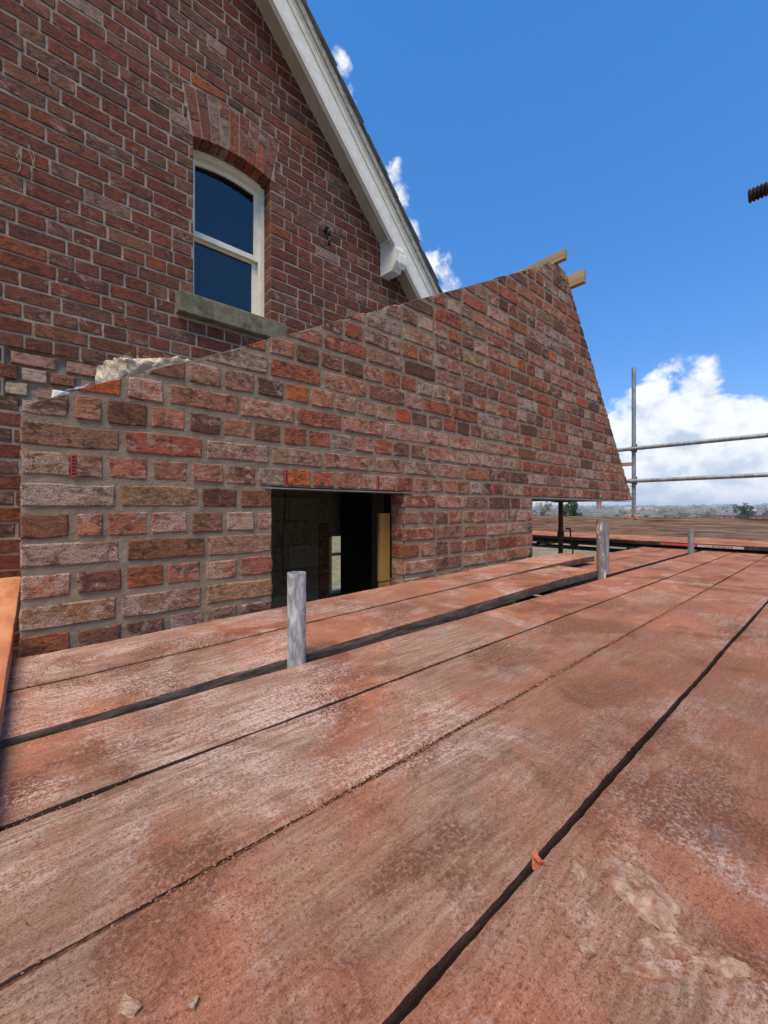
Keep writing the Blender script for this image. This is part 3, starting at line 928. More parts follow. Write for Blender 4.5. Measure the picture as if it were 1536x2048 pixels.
us.box((WX0 + .031, FY + .035, MID), (WX0 + .052, FY + .062, SPR - .02)).box((WX1 - .070, FY + .035, MID), (WX1 - .031, FY + .062, SPR - .02))
us.box((WX0 + .0525, FY + .034, MID), (WX1 - .0705, FY + .063, MID + .038))
us.add(*frame_arch(0, 0.044, WX0 + .0525, WX1 - .0705, FY + .0355, FY + .0615, .034))
us.build('sash', M['white'], window, HO)
ls = MB().box((WX0 + .031, FY + .066, WZ0 + .019), (WX0 + .056, FY + .093, MID + .02)).box((WX1 - .072, FY + .066, WZ0 + .019), (WX1 - .031, FY + .093, MID + .02))
ls.box((WX0 + .0565, FY + .066, WZ0 + .019), (WX1 - .0725, FY + .093, WZ0 + .07)).box((WX0 + .0565, FY + .065, MID - .012), (WX1 - .0725, FY + .094, MID + .02))
ls.build('sash', M['white'], window, HO)
MB().box((WX0 + .050, FY + .047, MID + .037), (WX1 - .069, FY + .050, SPR - .02)).build('pane', M['glass'], window, HO)
MB().box((WX0 + .054, FY + .078, WZ0 + .069), (WX1 - .071, FY + .081, MID - .010)).build('pane', M['glass'], window, HO)
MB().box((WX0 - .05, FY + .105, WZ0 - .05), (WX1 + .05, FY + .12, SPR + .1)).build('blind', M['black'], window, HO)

# soffit, bargeboard with its mouldings, roof
XA, XB = 0.2, 3.22
sl_n = Vector((-HS, 0, 1)).normalized()       # upwards out of the slope, in the XZ plane
def along(perp0, perp1, y0, y1, base=barge_lo, xa=XA, xb=XB):
    """a strip following the gable slope between two perpendicular offsets from the bargeboard's lower edge"""
    P = []
    for pp in (perp0, perp1):
        for x in (xa, xb):
            P.append((x + sl_n.x * pp, base(x) + sl_n.z * pp))
    return MB().prism([P[0], P[1], P[3], P[2]], 'y', y0, y1)
BY = 2.66
barge = along(.0, .150, BY, BY + .028).build('bargeboard', M['white'], house, HO)
along(-.002, .034, BY - .010, BY - .0005).build('bead', M['cream'], barge, HO)
mo = along(.150, .166, BY - .010, BY + .03)
for a, b_, y in ((.1665, .180, .013), (.1805, .187, .010), (.1875, .204, .018)):
    q = along(a, b_, BY - y, BY + .03)
    mo.add(q.v, q.f)
mo.build('moulding', M['white'], barge, HO)
along(.2045, .250, BY - .036, BY + .03).build('verge_fillet', M['dirty'], barge, HO)
MB().prism([(XA, soff(XA)), (XB, soff(XB)), (XB, soff(XB) + .02), (XA, soff(XA) + .02)], 'y', BY + .0285, HY + .10).build('soffit', M['soffit'], house, HO)
# slates stepping down the verge
for i in range(24):
    s0 = i * 0.19
    p0 = Vector((XA, 0, barge_lo(XA))) + sl_n * .2535
    dv = Vector((1, 0, HS)).normalized()
    a = p0 + dv * s0
    bq = p0 + dv * (s0 + .30)
    q = MB()
    lift = sl_n * .012
    poly = [(a.x, a.z), (bq.x + lift.x, bq.z + lift.z), (bq.x + lift.x + sl_n.x * .008, bq.z + lift.z + sl_n.z * .008), (a.x + sl_n.x * .008, a.z + sl_n.z * .008)]
    jy = 0.006 * math.sin(i * 2.7)
    q.prism(poly, 'y', BY - .062 + jy, BY + .30)
    q.build('slate', M['slate'], house, HO)
rf = along(.225, .252, BY + .305, 8.2).build('roof', M['slate'], house, HO)
# projecting purlin end bracket
bx0, bx1 = 2.432, 2.535
bt = soff(2.43) - .002
br = MB().prism([(HY - .001, 2.150), (HY - .001, bt), (BY + .029, bt), (BY - .022, 2.31), (BY - .022, 2.205), (BY + .03, 2.135)], 'x', bx0, bx1)
bracket = br.build('bracket', M['cream'], house, HO)
MB().prism([(HY - .003, bt - .030), (HY - .003, bt - .004), (BY + .02, bt - .004), (BY - .004, bt - .030)], 'x', bx0 - .010, bx0 - .0005).build('moulding', M['cream'], bracket, HO)
MB().prism([(BY + .005, 2.33), (BY - .028, 2.27), (BY - .028, 2.20), (BY - .002, 2.165)], 'x', bx0 + .045, bx1 + .02).build('front_block', M['white'], bracket, HO)

# small things on the house wall
cs = MB().path([(1.830, HY - .002, 2.305), (1.826, HY - .040, 2.318), (1.832, HY - .052, 2.290), (1.842, HY - .050, 2.235), (1.842, HY - .046, 2.165)], 0.010, 8)
cs.tube((1.830, HY + .002, 2.300), (1.829, HY - .016, 2.308), .020, 10)
tag(cs.build('cable_stub', M['black'], None, (1.83, HY, 2.16), True), 'short black cable end hooked out of the brick gable right of the window', 'cable')
rs_ = random.Random(3)
def creeper(px, py, seed, label, k):
    c = px_dir(px, py); c = c * (HY / c.y)
    rr = random.Random(seed)
    q = MB()
    for s in range(k):
        p = Vector((c.x + rr.uniform(-.03, .03), HY - .006, c.z + rr.uniform(-.02, .05)))
        pts = [p]
        for i in range(7):
            p = p + Vector((rr.uniform(-.008, .010), 0, rr.uniform(-.024, -.004)))
            pts.append(p)
        q.path([tuple(x) for x in pts], 0.0013, 5)
    tag(q.build('creeper_root', M['dirty'], None, (c.x, HY - .004, c.z)), label, 'plant')
creeper(45, 300, 4, 'pale dried creeper roots clinging to bricks at the far left', 3)
creeper(80, 128, 9, 'single pale wisp of dried creeper high on the left bricks', 1)

# fluffy insulation and polythene behind the sloping wall top
def lump(name, size, loc, mat, seed, amp, freq=9.0, rot=(0, 0, 0), nn=(16, 12, 10)):
    vs, fs = [], []
    bm = bmesh.new()
    bmesh.ops.create_cube(bm, size=1.0)
    bmesh.ops.subdivide_edges(bm, edges=list(bm.edges), cuts=nn[0], use_grid_fill=True)
    for v in bm.verts:
        v.co = Vector((v.co.x * size[0], v.co.y * size[1], v.co.z * size[2]))
        d = Vector((mn.noise(v.co * freq + Vector((seed, 0, 0))), mn.noise(v.co * freq + Vector((0, seed, 5))), mn.noise(v.co * freq + Vector((0, 3, seed)))))
        d2 = Vector((mn.noise(v.co * freq * 4 + Vector((seed, 7, 0))), mn.noise(v.co * freq * 4 + Vector((2, seed, 5))), mn.noise(v.co * freq * 4 + Vector((0, 9, seed)))))
        v.co += d * amp + d2 * amp * .45
    me = bpy.data.meshes.new(name)
    bm.to_mesh(me); bm.free()
    return link(name, me, mat, None, loc, rot)
ins = lump('insulation_batt', (0.24, 0.30, 0.105), (0.335, 1.80, 0.508), M['wool'], 3.0, .020, 11, (0.05, R(-12), 0.2), (26,))
tag(ins, 'fluffy beige mineral wool batt poking up behind the sloping wall top', 'insulation')
hairs = MB()
hr2 = random.Random(17)
for i in range(420):
    p = Vector((hr2.uniform(-.12, .12), hr2.uniform(-.15, -.10), hr2.uniform(-.04, .055)))
    d = Vector((hr2.uniform(-.03, .03), hr2.uniform(-.02, -.002), hr2.uniform(-.012, .018)))
    s = Vector((0, 0, .0011))
    hairs.add([p - s, p + s, p + d + s * .3], [(0, 1, 2)])
hf = hairs.build('fibres', M['wool'], ins, (0, 0, 0)); hf.location = (0, 0, 0); hf['kind'] = 'stuff'
def sheet(name, c, sx, sy, seed, amp, mat, slope):
    n = 22
    vs, fs = [], []
    for i in range(n + 1):
        for j in range(n + 1):
            x, y = (i / n - .5) * sx, (j / n - .5) * sy
            z = slope * x + amp * mn.noise(Vector((x * 12 + seed, y * 12, 1))) + amp * .5 * mn.noise(Vector((x * 34, y * 34 + seed, 4)))
            vs.append((x, y, z))
    for i in range(n):
        for j in range(n):
            a = i * (n + 1) + j
            fs.append((a, a + n + 1, a + n + 2, a + 1))
    return link(name, mesh_from(name, vs, fs), mat, None, c)
tag(sheet('polythene_sheet', (0.17, 1.80, 0.425), .26, .34, 5.0, .030, M['poly'], .62), 'crumpled clear polythene sheet beside the mineral wool', 'plastic sheet')
wb = MB().box((0.055, 1.86, 0.30), (0.105, 1.98, 0.425), .003).build('trim_offcut', M['white'], None, (0.08, 1.92, 0.30))
tag(wb, 'small white plastic trim offcut behind the lowest end of the wall top', 'offcut')

# timbers on the peak of the new wall
def timber(name, x, z, hw, hh, y0, y1, tilt, label):
    q = MB().box((-hw, 0, -hh), (hw, y1 - y0, hh), .002)
    o = q.build(name, M['timber'], None, (0, 0, 0))
    o.location = (x, y0, z); o.rotation_euler = (0, tilt, 0)
    return tag(o, label, 'timber')
timber('rafter_timber', 3.04, 1.922, .022, .036, NY - .075, 2.7, R(0), 'upper sawn timber lying across the peak of the new brick wall')
timber('rafter_timber', 3.300, 1.840, .022, .050, NY - .105, 2.7, R(0), 'lower sawn timber end sticking out just under the wall peak')
sp = MB().box((2.97, NY + .02, 1.873), (3.10, NY + .12, 1.879)).build('packing_slate', M['slate'], None, (3.03, NY, 1.87))
tag(sp, 'thin dark packing slip under the upper timber on the wall peak', 'slip')

# ------------------------------------------------------------------ scaffold boards
DZ = -0.395
BT = 0.038
def board_mesh(L, wd, seed, raise_fn=None, wav=0.0016):
    nx = max(20, int(L / 0.009))
    r = 0.006
    prof = [(0, -BT), (0, -.020), (0, -r), (.0018, -.0018), (r, 0)]
    prof += [(r + (wd - 2 * r) * i / 9, 0) for i in range(1, 9)]
    prof += [(wd - r, 0), (wd - .0018, -.0018), (wd, -r), (wd, -.020), (wd, -BT)]
    n = len(prof)
    vs, fs = [], []
    for i in range(nx + 1):
        x = L * i / nx
        e0 = wav * (mn.noise(Vector((x * 3, seed, 0))) * 1.6 + mn.noise(Vector((x * 22, seed, 3))) * .7 + mn.noise(Vector((x * 60, seed, 5))) * .5 + mn.noise(Vector((x * 140, seed, 6))) * .55)
        e1 = wav * (mn.noise(Vector((x * 3, seed, 9))) * 1.6 + mn.noise(Vector((x * 22, seed, 13))) * .7 + mn.noise(Vector((x * 60, seed, 15))) * .5 + mn.noise(Vector((x * 140, seed, 16))) * .55)
        ra = raise_fn(x) if raise_fn else 0.0
        for (y, z) in prof:
            k = y / wd
            dz = 0.0012 * mn.noise(Vector((x * 5, y * 14, seed))) + .0008 * mn.noise(Vector((x * 25, y * 40, seed + 3))) if z > -.02 else 0
            vs.append((x, y + e0 * (1 - k) + e1 * k, z + ra + dz))
    for i in range(nx):
        for j in range(n):
            a, c = i * n + j, i * n + (j + 1) % n
            fs.append((a, c, c + n, a + n))
    fs.append(list(range(n)))
    fs.append([nx * n + j for j in range(n)][::-1])
    me = mesh_from('scaffold_board', vs, fs, True)
    bm = bmesh.new(); bm.from_mesh(me)
    bmesh.ops.recalc_face_normals(bm, faces=bm.faces)
    for e in bm.edges:
        if len(e.link_faces) == 2 and e.calc_face_angle(0) > 0.5:
            e.smooth = False
    bm.to_mesh(me); bm.free()
    return me
def board(x0, x1, y0, y1, seed, label, mat='deck', raise_fn=None, z=DZ, group=None):
    me = board_mesh(x1 - x0, y1 - y0, seed, (lambda x: raise_fn(x + x0)) if raise_fn else None)
    o = link('scaffold_board', me, M[mat], None, (x0, y0, z))
    return tag(o, label, 'scaffold board', group)
G = 'scaffold boards of the main platform'
J = 2.71
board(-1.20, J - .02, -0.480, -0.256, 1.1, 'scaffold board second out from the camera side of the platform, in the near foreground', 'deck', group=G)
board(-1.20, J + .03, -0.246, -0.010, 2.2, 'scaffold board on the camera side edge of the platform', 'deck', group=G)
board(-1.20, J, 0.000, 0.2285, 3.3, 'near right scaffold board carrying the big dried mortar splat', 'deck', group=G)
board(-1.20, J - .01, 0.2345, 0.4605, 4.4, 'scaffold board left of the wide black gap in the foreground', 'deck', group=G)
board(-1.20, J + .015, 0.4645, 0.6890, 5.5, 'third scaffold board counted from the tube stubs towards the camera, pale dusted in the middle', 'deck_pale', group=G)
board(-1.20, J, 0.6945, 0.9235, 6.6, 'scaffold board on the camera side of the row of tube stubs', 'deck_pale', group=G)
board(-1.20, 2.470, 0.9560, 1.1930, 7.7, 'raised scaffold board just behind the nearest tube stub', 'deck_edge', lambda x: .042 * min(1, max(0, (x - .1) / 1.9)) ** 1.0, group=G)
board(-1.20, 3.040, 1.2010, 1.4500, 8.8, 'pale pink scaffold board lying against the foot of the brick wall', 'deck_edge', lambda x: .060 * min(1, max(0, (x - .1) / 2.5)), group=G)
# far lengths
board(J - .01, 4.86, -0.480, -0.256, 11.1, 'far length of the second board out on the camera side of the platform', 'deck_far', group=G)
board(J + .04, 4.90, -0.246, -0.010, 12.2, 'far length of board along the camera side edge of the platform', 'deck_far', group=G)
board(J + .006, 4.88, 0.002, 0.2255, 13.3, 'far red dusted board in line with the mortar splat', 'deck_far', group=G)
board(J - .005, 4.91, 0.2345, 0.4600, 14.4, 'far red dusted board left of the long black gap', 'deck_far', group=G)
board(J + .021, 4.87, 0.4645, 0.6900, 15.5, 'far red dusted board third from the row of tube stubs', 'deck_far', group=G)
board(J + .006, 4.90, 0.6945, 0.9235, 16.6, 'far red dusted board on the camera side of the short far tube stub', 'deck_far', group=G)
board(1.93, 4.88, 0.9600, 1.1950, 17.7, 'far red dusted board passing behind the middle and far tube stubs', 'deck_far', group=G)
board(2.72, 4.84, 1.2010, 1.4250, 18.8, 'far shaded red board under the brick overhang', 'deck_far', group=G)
# the orange board crossing at the left end
lb = link('scaffold_board', board_mesh(2.14, 0.225, 21.0), M['ply'], None, (-0.040, 0.68, -0.350), (0, 0, R(90)))
tag(lb, 'orange painted board at the far left edge running towards the old house', 'scaffold board')

# ------------------------------------------------------------------ tube stubs standing in the gap
def stub(x, y, ztop, mat, label, zbot=-0.9, lean=(0, 0)):
    q = MB().tube((0, 0, zbot - ztop), (lean[0], lean[1], 0), 0.02415, 32, 0.0203, True)
    o = q.build('tube_stub', M[mat], None, (0, 0, 0), True, R(40))
    o.location = (x, y, ztop)
    return tag(o, label, 'scaffold tube', 'tube stubs rising through the platform gap')
stub(0.519, 0.9430, -0.165, 'galv', 'nearest galvanised tube stub standing in the platform gap before the opening')
stub(2.483, 0.9430, -0.062, 'mortar_tube', 'mortar spattered tube stub in the middle of the platform gap')
stub(4.500, 0.9430, -0.178, 'galv_old', 'short grey tube stub at the far end of the platform gap')
stub(2.66, 0.99, -0.085, 'galv_old', 'slim grey tube directly behind the mortar spattered stub', -1.0)

# ------------------------------------------------------------------ far end walkway, toe board, rails
def along_y(x0, x1, y0, y1, z, seed, label, mat):
    me = board_mesh(y1 - y0, x1 - x0, seed)
    o = link('scaffold_board', me, M[mat], None, (x1, y0, z), (0, 0, R(90)))
    return tag(o, label, 'scaffold board', 'boards of the cross walkway at the far end')
WZ = -0.328
for i, (lab, mat) in enumerate((('walkway board at the far end nearest the camera with dark edge', 'deck_far'), ('second walkway board from the dark edge at the far end', 'deck_far'),
                                ('third walkway board, one in from the toe board', 'deck_pale'), ('walkway board lying against the foot of the toe board', 'deck_far'))):
    along_y(4.80 + i * .229, 4.80 + i * .229 + .222, -1.6, 3.9, WZ, 31 + i, lab, mat)
tb = link('toe_board', board_mesh(5.6, 0.225, 41), M['toe'], None, (5.722, -1.7, -0.326), (R(90), 0, R(90)))
tb.location = (5.722 + BT, -1.7, -0.326)
tag(tb, 'weathered brown toe board standing on edge along the far walkway', 'toe board')
# painted board end marks on the dark edge
em = MB().box((4.7945, 0.30, WZ - .034), (4.7985, 1.30, WZ - .010)).build('edge_strip', M['dark_tube'], None, (4.796, .8, WZ - .034))
tag(em, 'dark metal edge strip along the near side of the far walkway', 'strip')
MB().box((4.7915, 0.96, WZ - .032), (4.7940, 1.26, WZ - .012)).build('red_paint', M['vent'], em, (4.796, .8, WZ - .034))
MB().box((4.7915, 0.62, WZ - .033), (4.7940, 0.955, WZ - .011)).build('white_label', M['dirty'], em, (4.796, .8, WZ - .034))
lt = MB()
for i in range(7):
    lt.box((4.7903, .70 + i * .022, WZ - .028), (4.7912, .70 + i * .022 + .010, WZ - .017))
lt.build('lettering', M['black'], em, (4.796, .8, WZ - .034))

def tube_thing(name, p, q, mat, label, r=0.02415, inner=0.0203, cat='scaffold tube', group=None):
    p, q = Vector(p), Vector(q)
    o = MB().tube(p, q, r, 24, inner).build(name, M[mat], None, tuple(p), True, R(40))
    return tag(o, label, cat, group)
def coupler(p, parent):
    q = MB().box((p[0] - .032, p[1] - .034, p[2] - .03), (p[0] + .034, p[1] + .034, p[2] + .03), .008)
    q.tube((p[0] - .02, p[1] - .045, p[2] - .05), (p[0] - .02, p[1] - .045, p[2] + .055), .007, 8).tube((p[0] - .045, p[1] + .02, p[2] + .01), (p[0] + .05, p[1] + .02, p[2] + .01), .007, 8)
    return q.build('coupler', M['rust'], parent, tuple(parent.location))
std = tube_thing('standard_tube', (5.815, 1.815, -3.25), (5.815, 1.815, 1.808), 'galv_old', 'tall upright scaffold standard behind the far corner of the new wall')
r1 = tube_thing('guard_rail', (5.765, -1.8, 0.766), (5.765, 2.75, 0.766), 'galv_old', 'upper horizontal guard rail tube beyond the platform', group='guard rails')
r2 = tube_thing('guard_rail', (5.765, -1.8, 0.355), (5.765, 2.75, 0.355), 'galv_old', 'lower horizontal guard rail tube beyond the platform', group='guard rails')
for z in (.766, .355):
    coupler((5.79, 1.815, z), std)
std2 = tube_thing('standard_tube', (5.815, -0.9, -3.25), (5.815, -0.9, 1.75), 'galv_old', 'upright scaffold standard outside the frame on the right')
sb_ = MB().box((5.79, 1.83, 0.555), (5.83, 2.30, 0.60), .003).build('batten_offcut', M['timber'], None, (5.8, 2.0, .555))
tag(sb_, 'short timber offcut resting behind the far standard, between the rails', 'timber')
# mortar rag on the toe board
sl2 = lump('mortar_lump', (.055, .17, .035), (5.742, 1.79, -0.098), M['splat'], 6.0, .018, 14, (0, 0, 0), (7,))
tag(sl2, 'pale lump of mortar draped on the toe board at the standard', 'mortar')

# tubes under the walkway
tube_thing('ledger_tube', (4.88, -1.7, -0.395), (4.88, 3.9, -0.395), 'dark_tube', 'dark horizontal ledger tube just under the far walkway', group='tubes under the far walkway')
tube_thing('ledger_tube', (4.98, -1.7, -0.470), (4.98, 3.9, -0.470), 'dark_tube', 'lower dark green ledger tube beneath the far walkway', group='tubes under the far walkway')
for i, (y, lab) in enumerate(((2.52, 'open ended cross tube left of the rusty prop'), (1.52, 'open ended cross tube beside the far red boards'), (-.4, 'cross tube under the walkway on the camera side'))):
    tube_thing('cross_tube', (4.70, y, -0.425), (5.95, y, -0.425), 'dark_tube', lab, group='tubes under the far walkway')
lg = MB().box((4.86, 2.12, -0.46), (4.92, 2.2, -0.36), .008).tube((4.85, 2.16, -.56), (4.85, 2.16, -.38), .009, 8).build('coupler', M['rust'], None, (4.88, 2.16, -.4))
tag(lg, 'rusty coupler with hanging bolt on the dark ledger tube', 'coupler')
# rusty prop under the overhang
pr = tube_thing('steel_prop', (4.28, 2.035, -3.25), (4.28, 2.035, 0.076), 'rust', 'rusty steel prop holding up the overhanging end of the new wall', 0.0242, None, 'prop')
MB().tube((4.28, 2.035, -.30), (4.28, 2.035, -.24), .034, 20).tube((4.24, 1.99, -.27), (4.32, 2.08, -.27), .007, 8).build('collar', M['rust'], pr, (4.28, 2.035, -3.25))
MB().box((4.21, 1.965, .0705), (4.35, 2.105, .0785)).build('head_plate', M['rust'], pr, (4.28, 2.035, -3.25))
MB().path([(4.32, 2.0, -.21), (4.36, 1.97, -.21), (4.37, 1.965, -.42)], .008, 8).build('prop_handle', M['rust'], pr, (4.28, 2.035, -3.25))

tube_thing('ledger_tube', (-1.2, 0.975, -0.470), (4.9, 0.975, -0.470), 'dark_tube', 'dark ledger tube running under the platform gap with the tube stubs', group='ledgers under the platform')
tube_thing('ledger_tube', (-1.2, 1.475, -0.520), (2.6, 1.455, -0.520), 'dark_tube', 'dark ledger tube under the board at the foot of the brick wall', group='ledgers under the platform')
# transoms that carry the platform
for i, x in enumerate((-0.9, 0.45, 1.9, 2.62, 3.9, 4.7)):
    tube_thing('transom_tube', (x, -0.75, DZ - BT - .026), (x, 1.42 if x < 4 else 1.5, DZ - BT - .026), 'dark_tube', 'transom tube under the platform boards, ' + ('at the left end', 'below the nearest tube stub', 'left of the board butt joints', 'below the board butt joints', 'beyond the middle of the far boards', 'at the far end')[i], group='transoms under the platform')

# bolt with coupler on the standard just right of the frame
bp0, bp1 = at_d(1496, 394, .46), Vector((.6195, .0268, .3572))
cp = bp1
pole = tube_thing('guard_rail', (-0.9, cp.y - .050, cp.z), (4.9, cp.y - .050, cp.z), 'galv_old', 'guard rail tube along the camera side of the platform, past the right frame edge', group='guard rails')
axv = (bp1 - bp0).normalized()
q = MB()
nth = 15
Lb = (bp1 - bp0).length
for i in range(nth):
    a = bp0 + axv * (Lb * i / nth)
    m_ = bp0 + axv * (Lb * (i + .5) / nth)
    e = bp0 + axv * (Lb * (i + 1) / nth)
    k = len(q.v)
    u = axv.orthogonal().normalized(); vv = axv.cross(u)
    for c, rr in ((a, .0056), (m_, .0079), (e, .0056)):
        for j in range(16):
            an = 2 * math.pi * j / 16
            q.v.append(c + (u * math.cos(an) + vv * math.sin(an)) * rr)
    for rI in range(2):
        for j in range(16):
            j2 = (j + 1) % 16
            q.f.append([k + rI * 16 + j, k + rI * 16 + j2, k + (rI + 1) * 16 + j2, k + (rI + 1) * 16 + j])
    if i == 0: q.f.append([k + j for j in range(16)])
bolt = q.build('coupler_bolt', M['bolt'], None, tuple(bp0))
tag(bolt, 'rusty threaded coupler bolt jutting into the sky at the right edge', 'bolt')
MB().box((cp.x - .030, cp.y - .085, cp.z - .036), (cp.x + .040, cp.y - .006, cp.z + .036), .010).build('coupler', M['rust'], pole, tuple(pole.location))

# ------------------------------------------------------------------ mortar splats, chips and crumbs on the platform
def splat(cx, cy, rx, ry, h, seed, label, rot=0.0, mat='splat', name='mortar_splat'):
    n = 40
    vs, fs, keep = [], [], {}
    for i in range(n + 1):
        for j in range(n + 1):
            u, v = (i / n - .5) * 2.2, (j / n - .5) * 2.2
            a = math.atan2(v, u)
            lim = 0.72 + 0.34 * mn.noise(Vector((math.cos(a) * 1.4 + seed, math.sin(a) * 1.4, seed))) + .16 * mn.noise(Vector((math.cos(a) * 5, math.sin(a) * 5 + seed, 2)))
            rr = math.hypot(u, v) / lim
            k = max(0.0, 1 - rr ** 3)
            z = h * (k ** .5) * (0.65 + .5 * mn.noise(Vector((u * 2.2 + seed, v * 2.2, 4))) + .28 * mn.noise(Vector((u * 7, v * 7 + seed, 8)))) - .0012
            vs.append((u * rx, v * ry, z))
            keep[(i, j)] = rr < 1.06
    for i in range(n):
        for j in range(n):
            if keep[(i, j)] and keep[(i + 1, j)] and keep[(i, j + 1)] and keep[(i + 1, j + 1)]:
                a = i * (n + 1) + j
                fs.append((a, a + n + 1, a + n + 2, a + 1))
    used = sorted({i for f in fs for i in f}); mp = {o: i for i, o in enumerate(used)}
    me = mesh_from(name, [vs[i] for i in used], [[mp[i] for i in f] for f in fs], True)
    o = link(name, me, M[mat], None, (cx, cy, DZ + .0006), (0, 0, rot))
    return tag(o, label, 'mortar')
splat(.472, .142, .056, .040, .0100, 2.0, 'large pale grey dried mortar splat on the near right board', 1.15)
splat(.436, .105, .036, .013, .0080, 5.0, 'long ridge of dried mortar below the large splat', 2.3)
splat(.450, .072, .040, .012, .0070, 7.0, 'outer streak of dried mortar right of the large splat', 2.2)
splat(.395, .118, .030, .012, .0055, 19.0, 'thin broken mortar smear in front of the large splat', 2.2)
splat(.452, .196, .018, .011, .0060, 9.0, 'small reddish mortar crumb patch left of the large splat', .6)
def chip(cx, cy, size, seed, mat, label, z=DZ):
    o = lump('mortar_chip' if mat == 'splat' else 'brick_chip', size, (cx, cy, z + size[2] * .42), M[mat], seed, min(size) * .45, .55 / min(size), (0, 0, seed), (5,))
    return tag(o, label, 'chip')
chip(.373, .154, (.013, .010, .006), 1.3, 'splat', 'small mortar chip lying in front of the large splat')
chip(.0577, .373, (.017, .007, .005), 2.1, 'splat', 'longer grey mortar chip at the bottom left')
chip(.0969, .3424, (.010, .006, .005), 0.9, 'splat', 'smaller grey mortar chip at the bottom, right of the longer one')
chip(.427, .2290, (.012, .010, .012), 4.2, 'chip', 'orange brick chip wedged in the wide black gap', DZ - .006)

rc = random.Random(99)
octv = [(1, 0, 0), (-1, 0, 0), (0, 1, 0), (0, -1, 0), (0, 0, 1)]
octf = [(0, 2, 4), (2, 1, 4), (1, 3, 4), (3, 0, 4)]
V, F = [], []
edges = [.229, .4625, .6915, .918, .972, 1.197]
def deck_h(x, y):
    if y > 1.2: return .060 * min(1, max(0, (x - .1) / 2.5))
    if y > .97: return .042 * min(1, max(0, (x - .1) / 1.9))
    return 0.0
cnt = 0
while cnt < 26000:
    x = rc.uniform(-.5, 2.2) if rc.random() < .8 else rc.uniform(2.2, 4.7)
    if rc.random() < .22:
        e = rc.choice(edges[:3]); y = e + rc.gauss(0, .008)
    else:
        y = rc.uniform(.005, 1.44)
    dens_ = mn.noise(Vector((x * 3.2, y * 5, 2.2))) + .5 * mn.noise(Vector((x * 11, y * 11, 7)))
    if dens_ + rc.uniform(-.45, .45) < 0.18: continue
    if any(abs(y - e) < g_ for e, g_ in ((.229, .0075), (.9365, .024), (1.197, .006), (.6917, .004))): continue
    d = math.hypot(x, y)
    s = rc.uniform(.0006, .0016) * (1.9 if rc.random() < .05 else 1)
    if abs(y - .4625) < .012: s *= 1.2
    z = DZ + deck_h(x, y) + (.0 if x < 2.2 else -deck_h(x, y) * (x > 2.47))
    a = rc.uniform(0, 6.28)
    k = len(V)
    for (u, v, h_) in octv:
        uu, vv_ = u * math.cos(a) - v * math.sin(a), u * math.sin(a) + v * math.cos(a)
        V.append((x + uu * s * rc.uniform(.7, 1.3), y + vv_ * s * rc.uniform(.7, 1.3), z - .0004 + h_ * s * 1.1))
    F += [[i + k for i in f] for f in octf]
    cnt += 1
cr = link('brick_crumbs', mesh_from('brick_crumbs', V, F), M['crumb'])
cr['kind'] = 'stuff'; cr['label'] = 'loose red brick grit scattered over the platform boards'; cr['category'] = 'grit'
# damp dust packed into the narrow joint between two boards
V, F = [], []
nseg = 520
for i in range(nseg + 1):
    x = -.9 + 3.55 * i / nseg
    h_ = -.0030 + .0030 * mn.noise(Vector((x * 9, 2, 2))) + .0018 * mn.noise(Vector((x * 45, 2, 2)))
    wv = .0070 + .003 * mn.noise(Vector((x * 12, 4, 1)))
    for j, (dy, dz) in enumerate(((-1, -.002), (-.5, .6), (0, 1), (.5, .6), (1, -.002))):
        V.append((x, .4625 + dy * wv + .001 * mn.noise(Vector((x * 80, j, 3))), DZ - .0006 + (h_ + .0012 * mn.noise(Vector((x * 150, j * 2, 3))) if abs(dy) < .9 else -.001)))
for i in range(nseg):
    for j in range(4):
        a = i * 5 + j
        F.append((a, a + 5, a + 6, a + 1))
dj = link('joint_dust', mesh_from('joint_dust', V, F), M['joint'])
dj['kind'] = 'stuff'; dj['label'] = 'damp red dust packed into the narrow joint between two boards'; dj['category'] = 'dust'

# ------------------------------------------------------------------ distance: trees, town, pylons
def leaf_crown(name, c, rx, rz, n, leaf, seed, parent, mat, cone=False):
    rr = random.Random(seed)
    V, F = [], []
    clumps = [(rr.gauss(0, .45), rr.gauss(0, .45), rr.uniform(-.9, .95), rr.uniform(.22, .42)) for _ in range(26)]
    for i in range(n):
        a = rr.choice(clumps)
        d = Vector((rr.gauss(0, 1), rr.gauss(0, 1), rr.gauss(0, 1))).normalized() * a[3] * rr.uniform(.5, 1.1)
        wz = 1.0 - .55 * max(0, a[2]) if cone else 1.0
        p = Vector(((a[0] * wz + d.x) * rx, (a[1] * wz + d.y) * rx, (a[2] + d.z) * rz))
        u = Vector((rr.gauss(0, 1), rr.gauss(0, 1), rr.gauss(0, 1))).normalized()
        v = u.orthogonal().normalized()
        s = leaf * rr.uniform(.6, 1.4)
        k = len(V)
        V += [p - u * s, p + v * s * .6, p + u * s, p - v * s * .6]
        F.append((k, k + 1, k + 2, k + 3))
    o = link(name, mesh_from(name, V, F), mat, parent)
    o.location = Vector(c) - parent.location
    return o
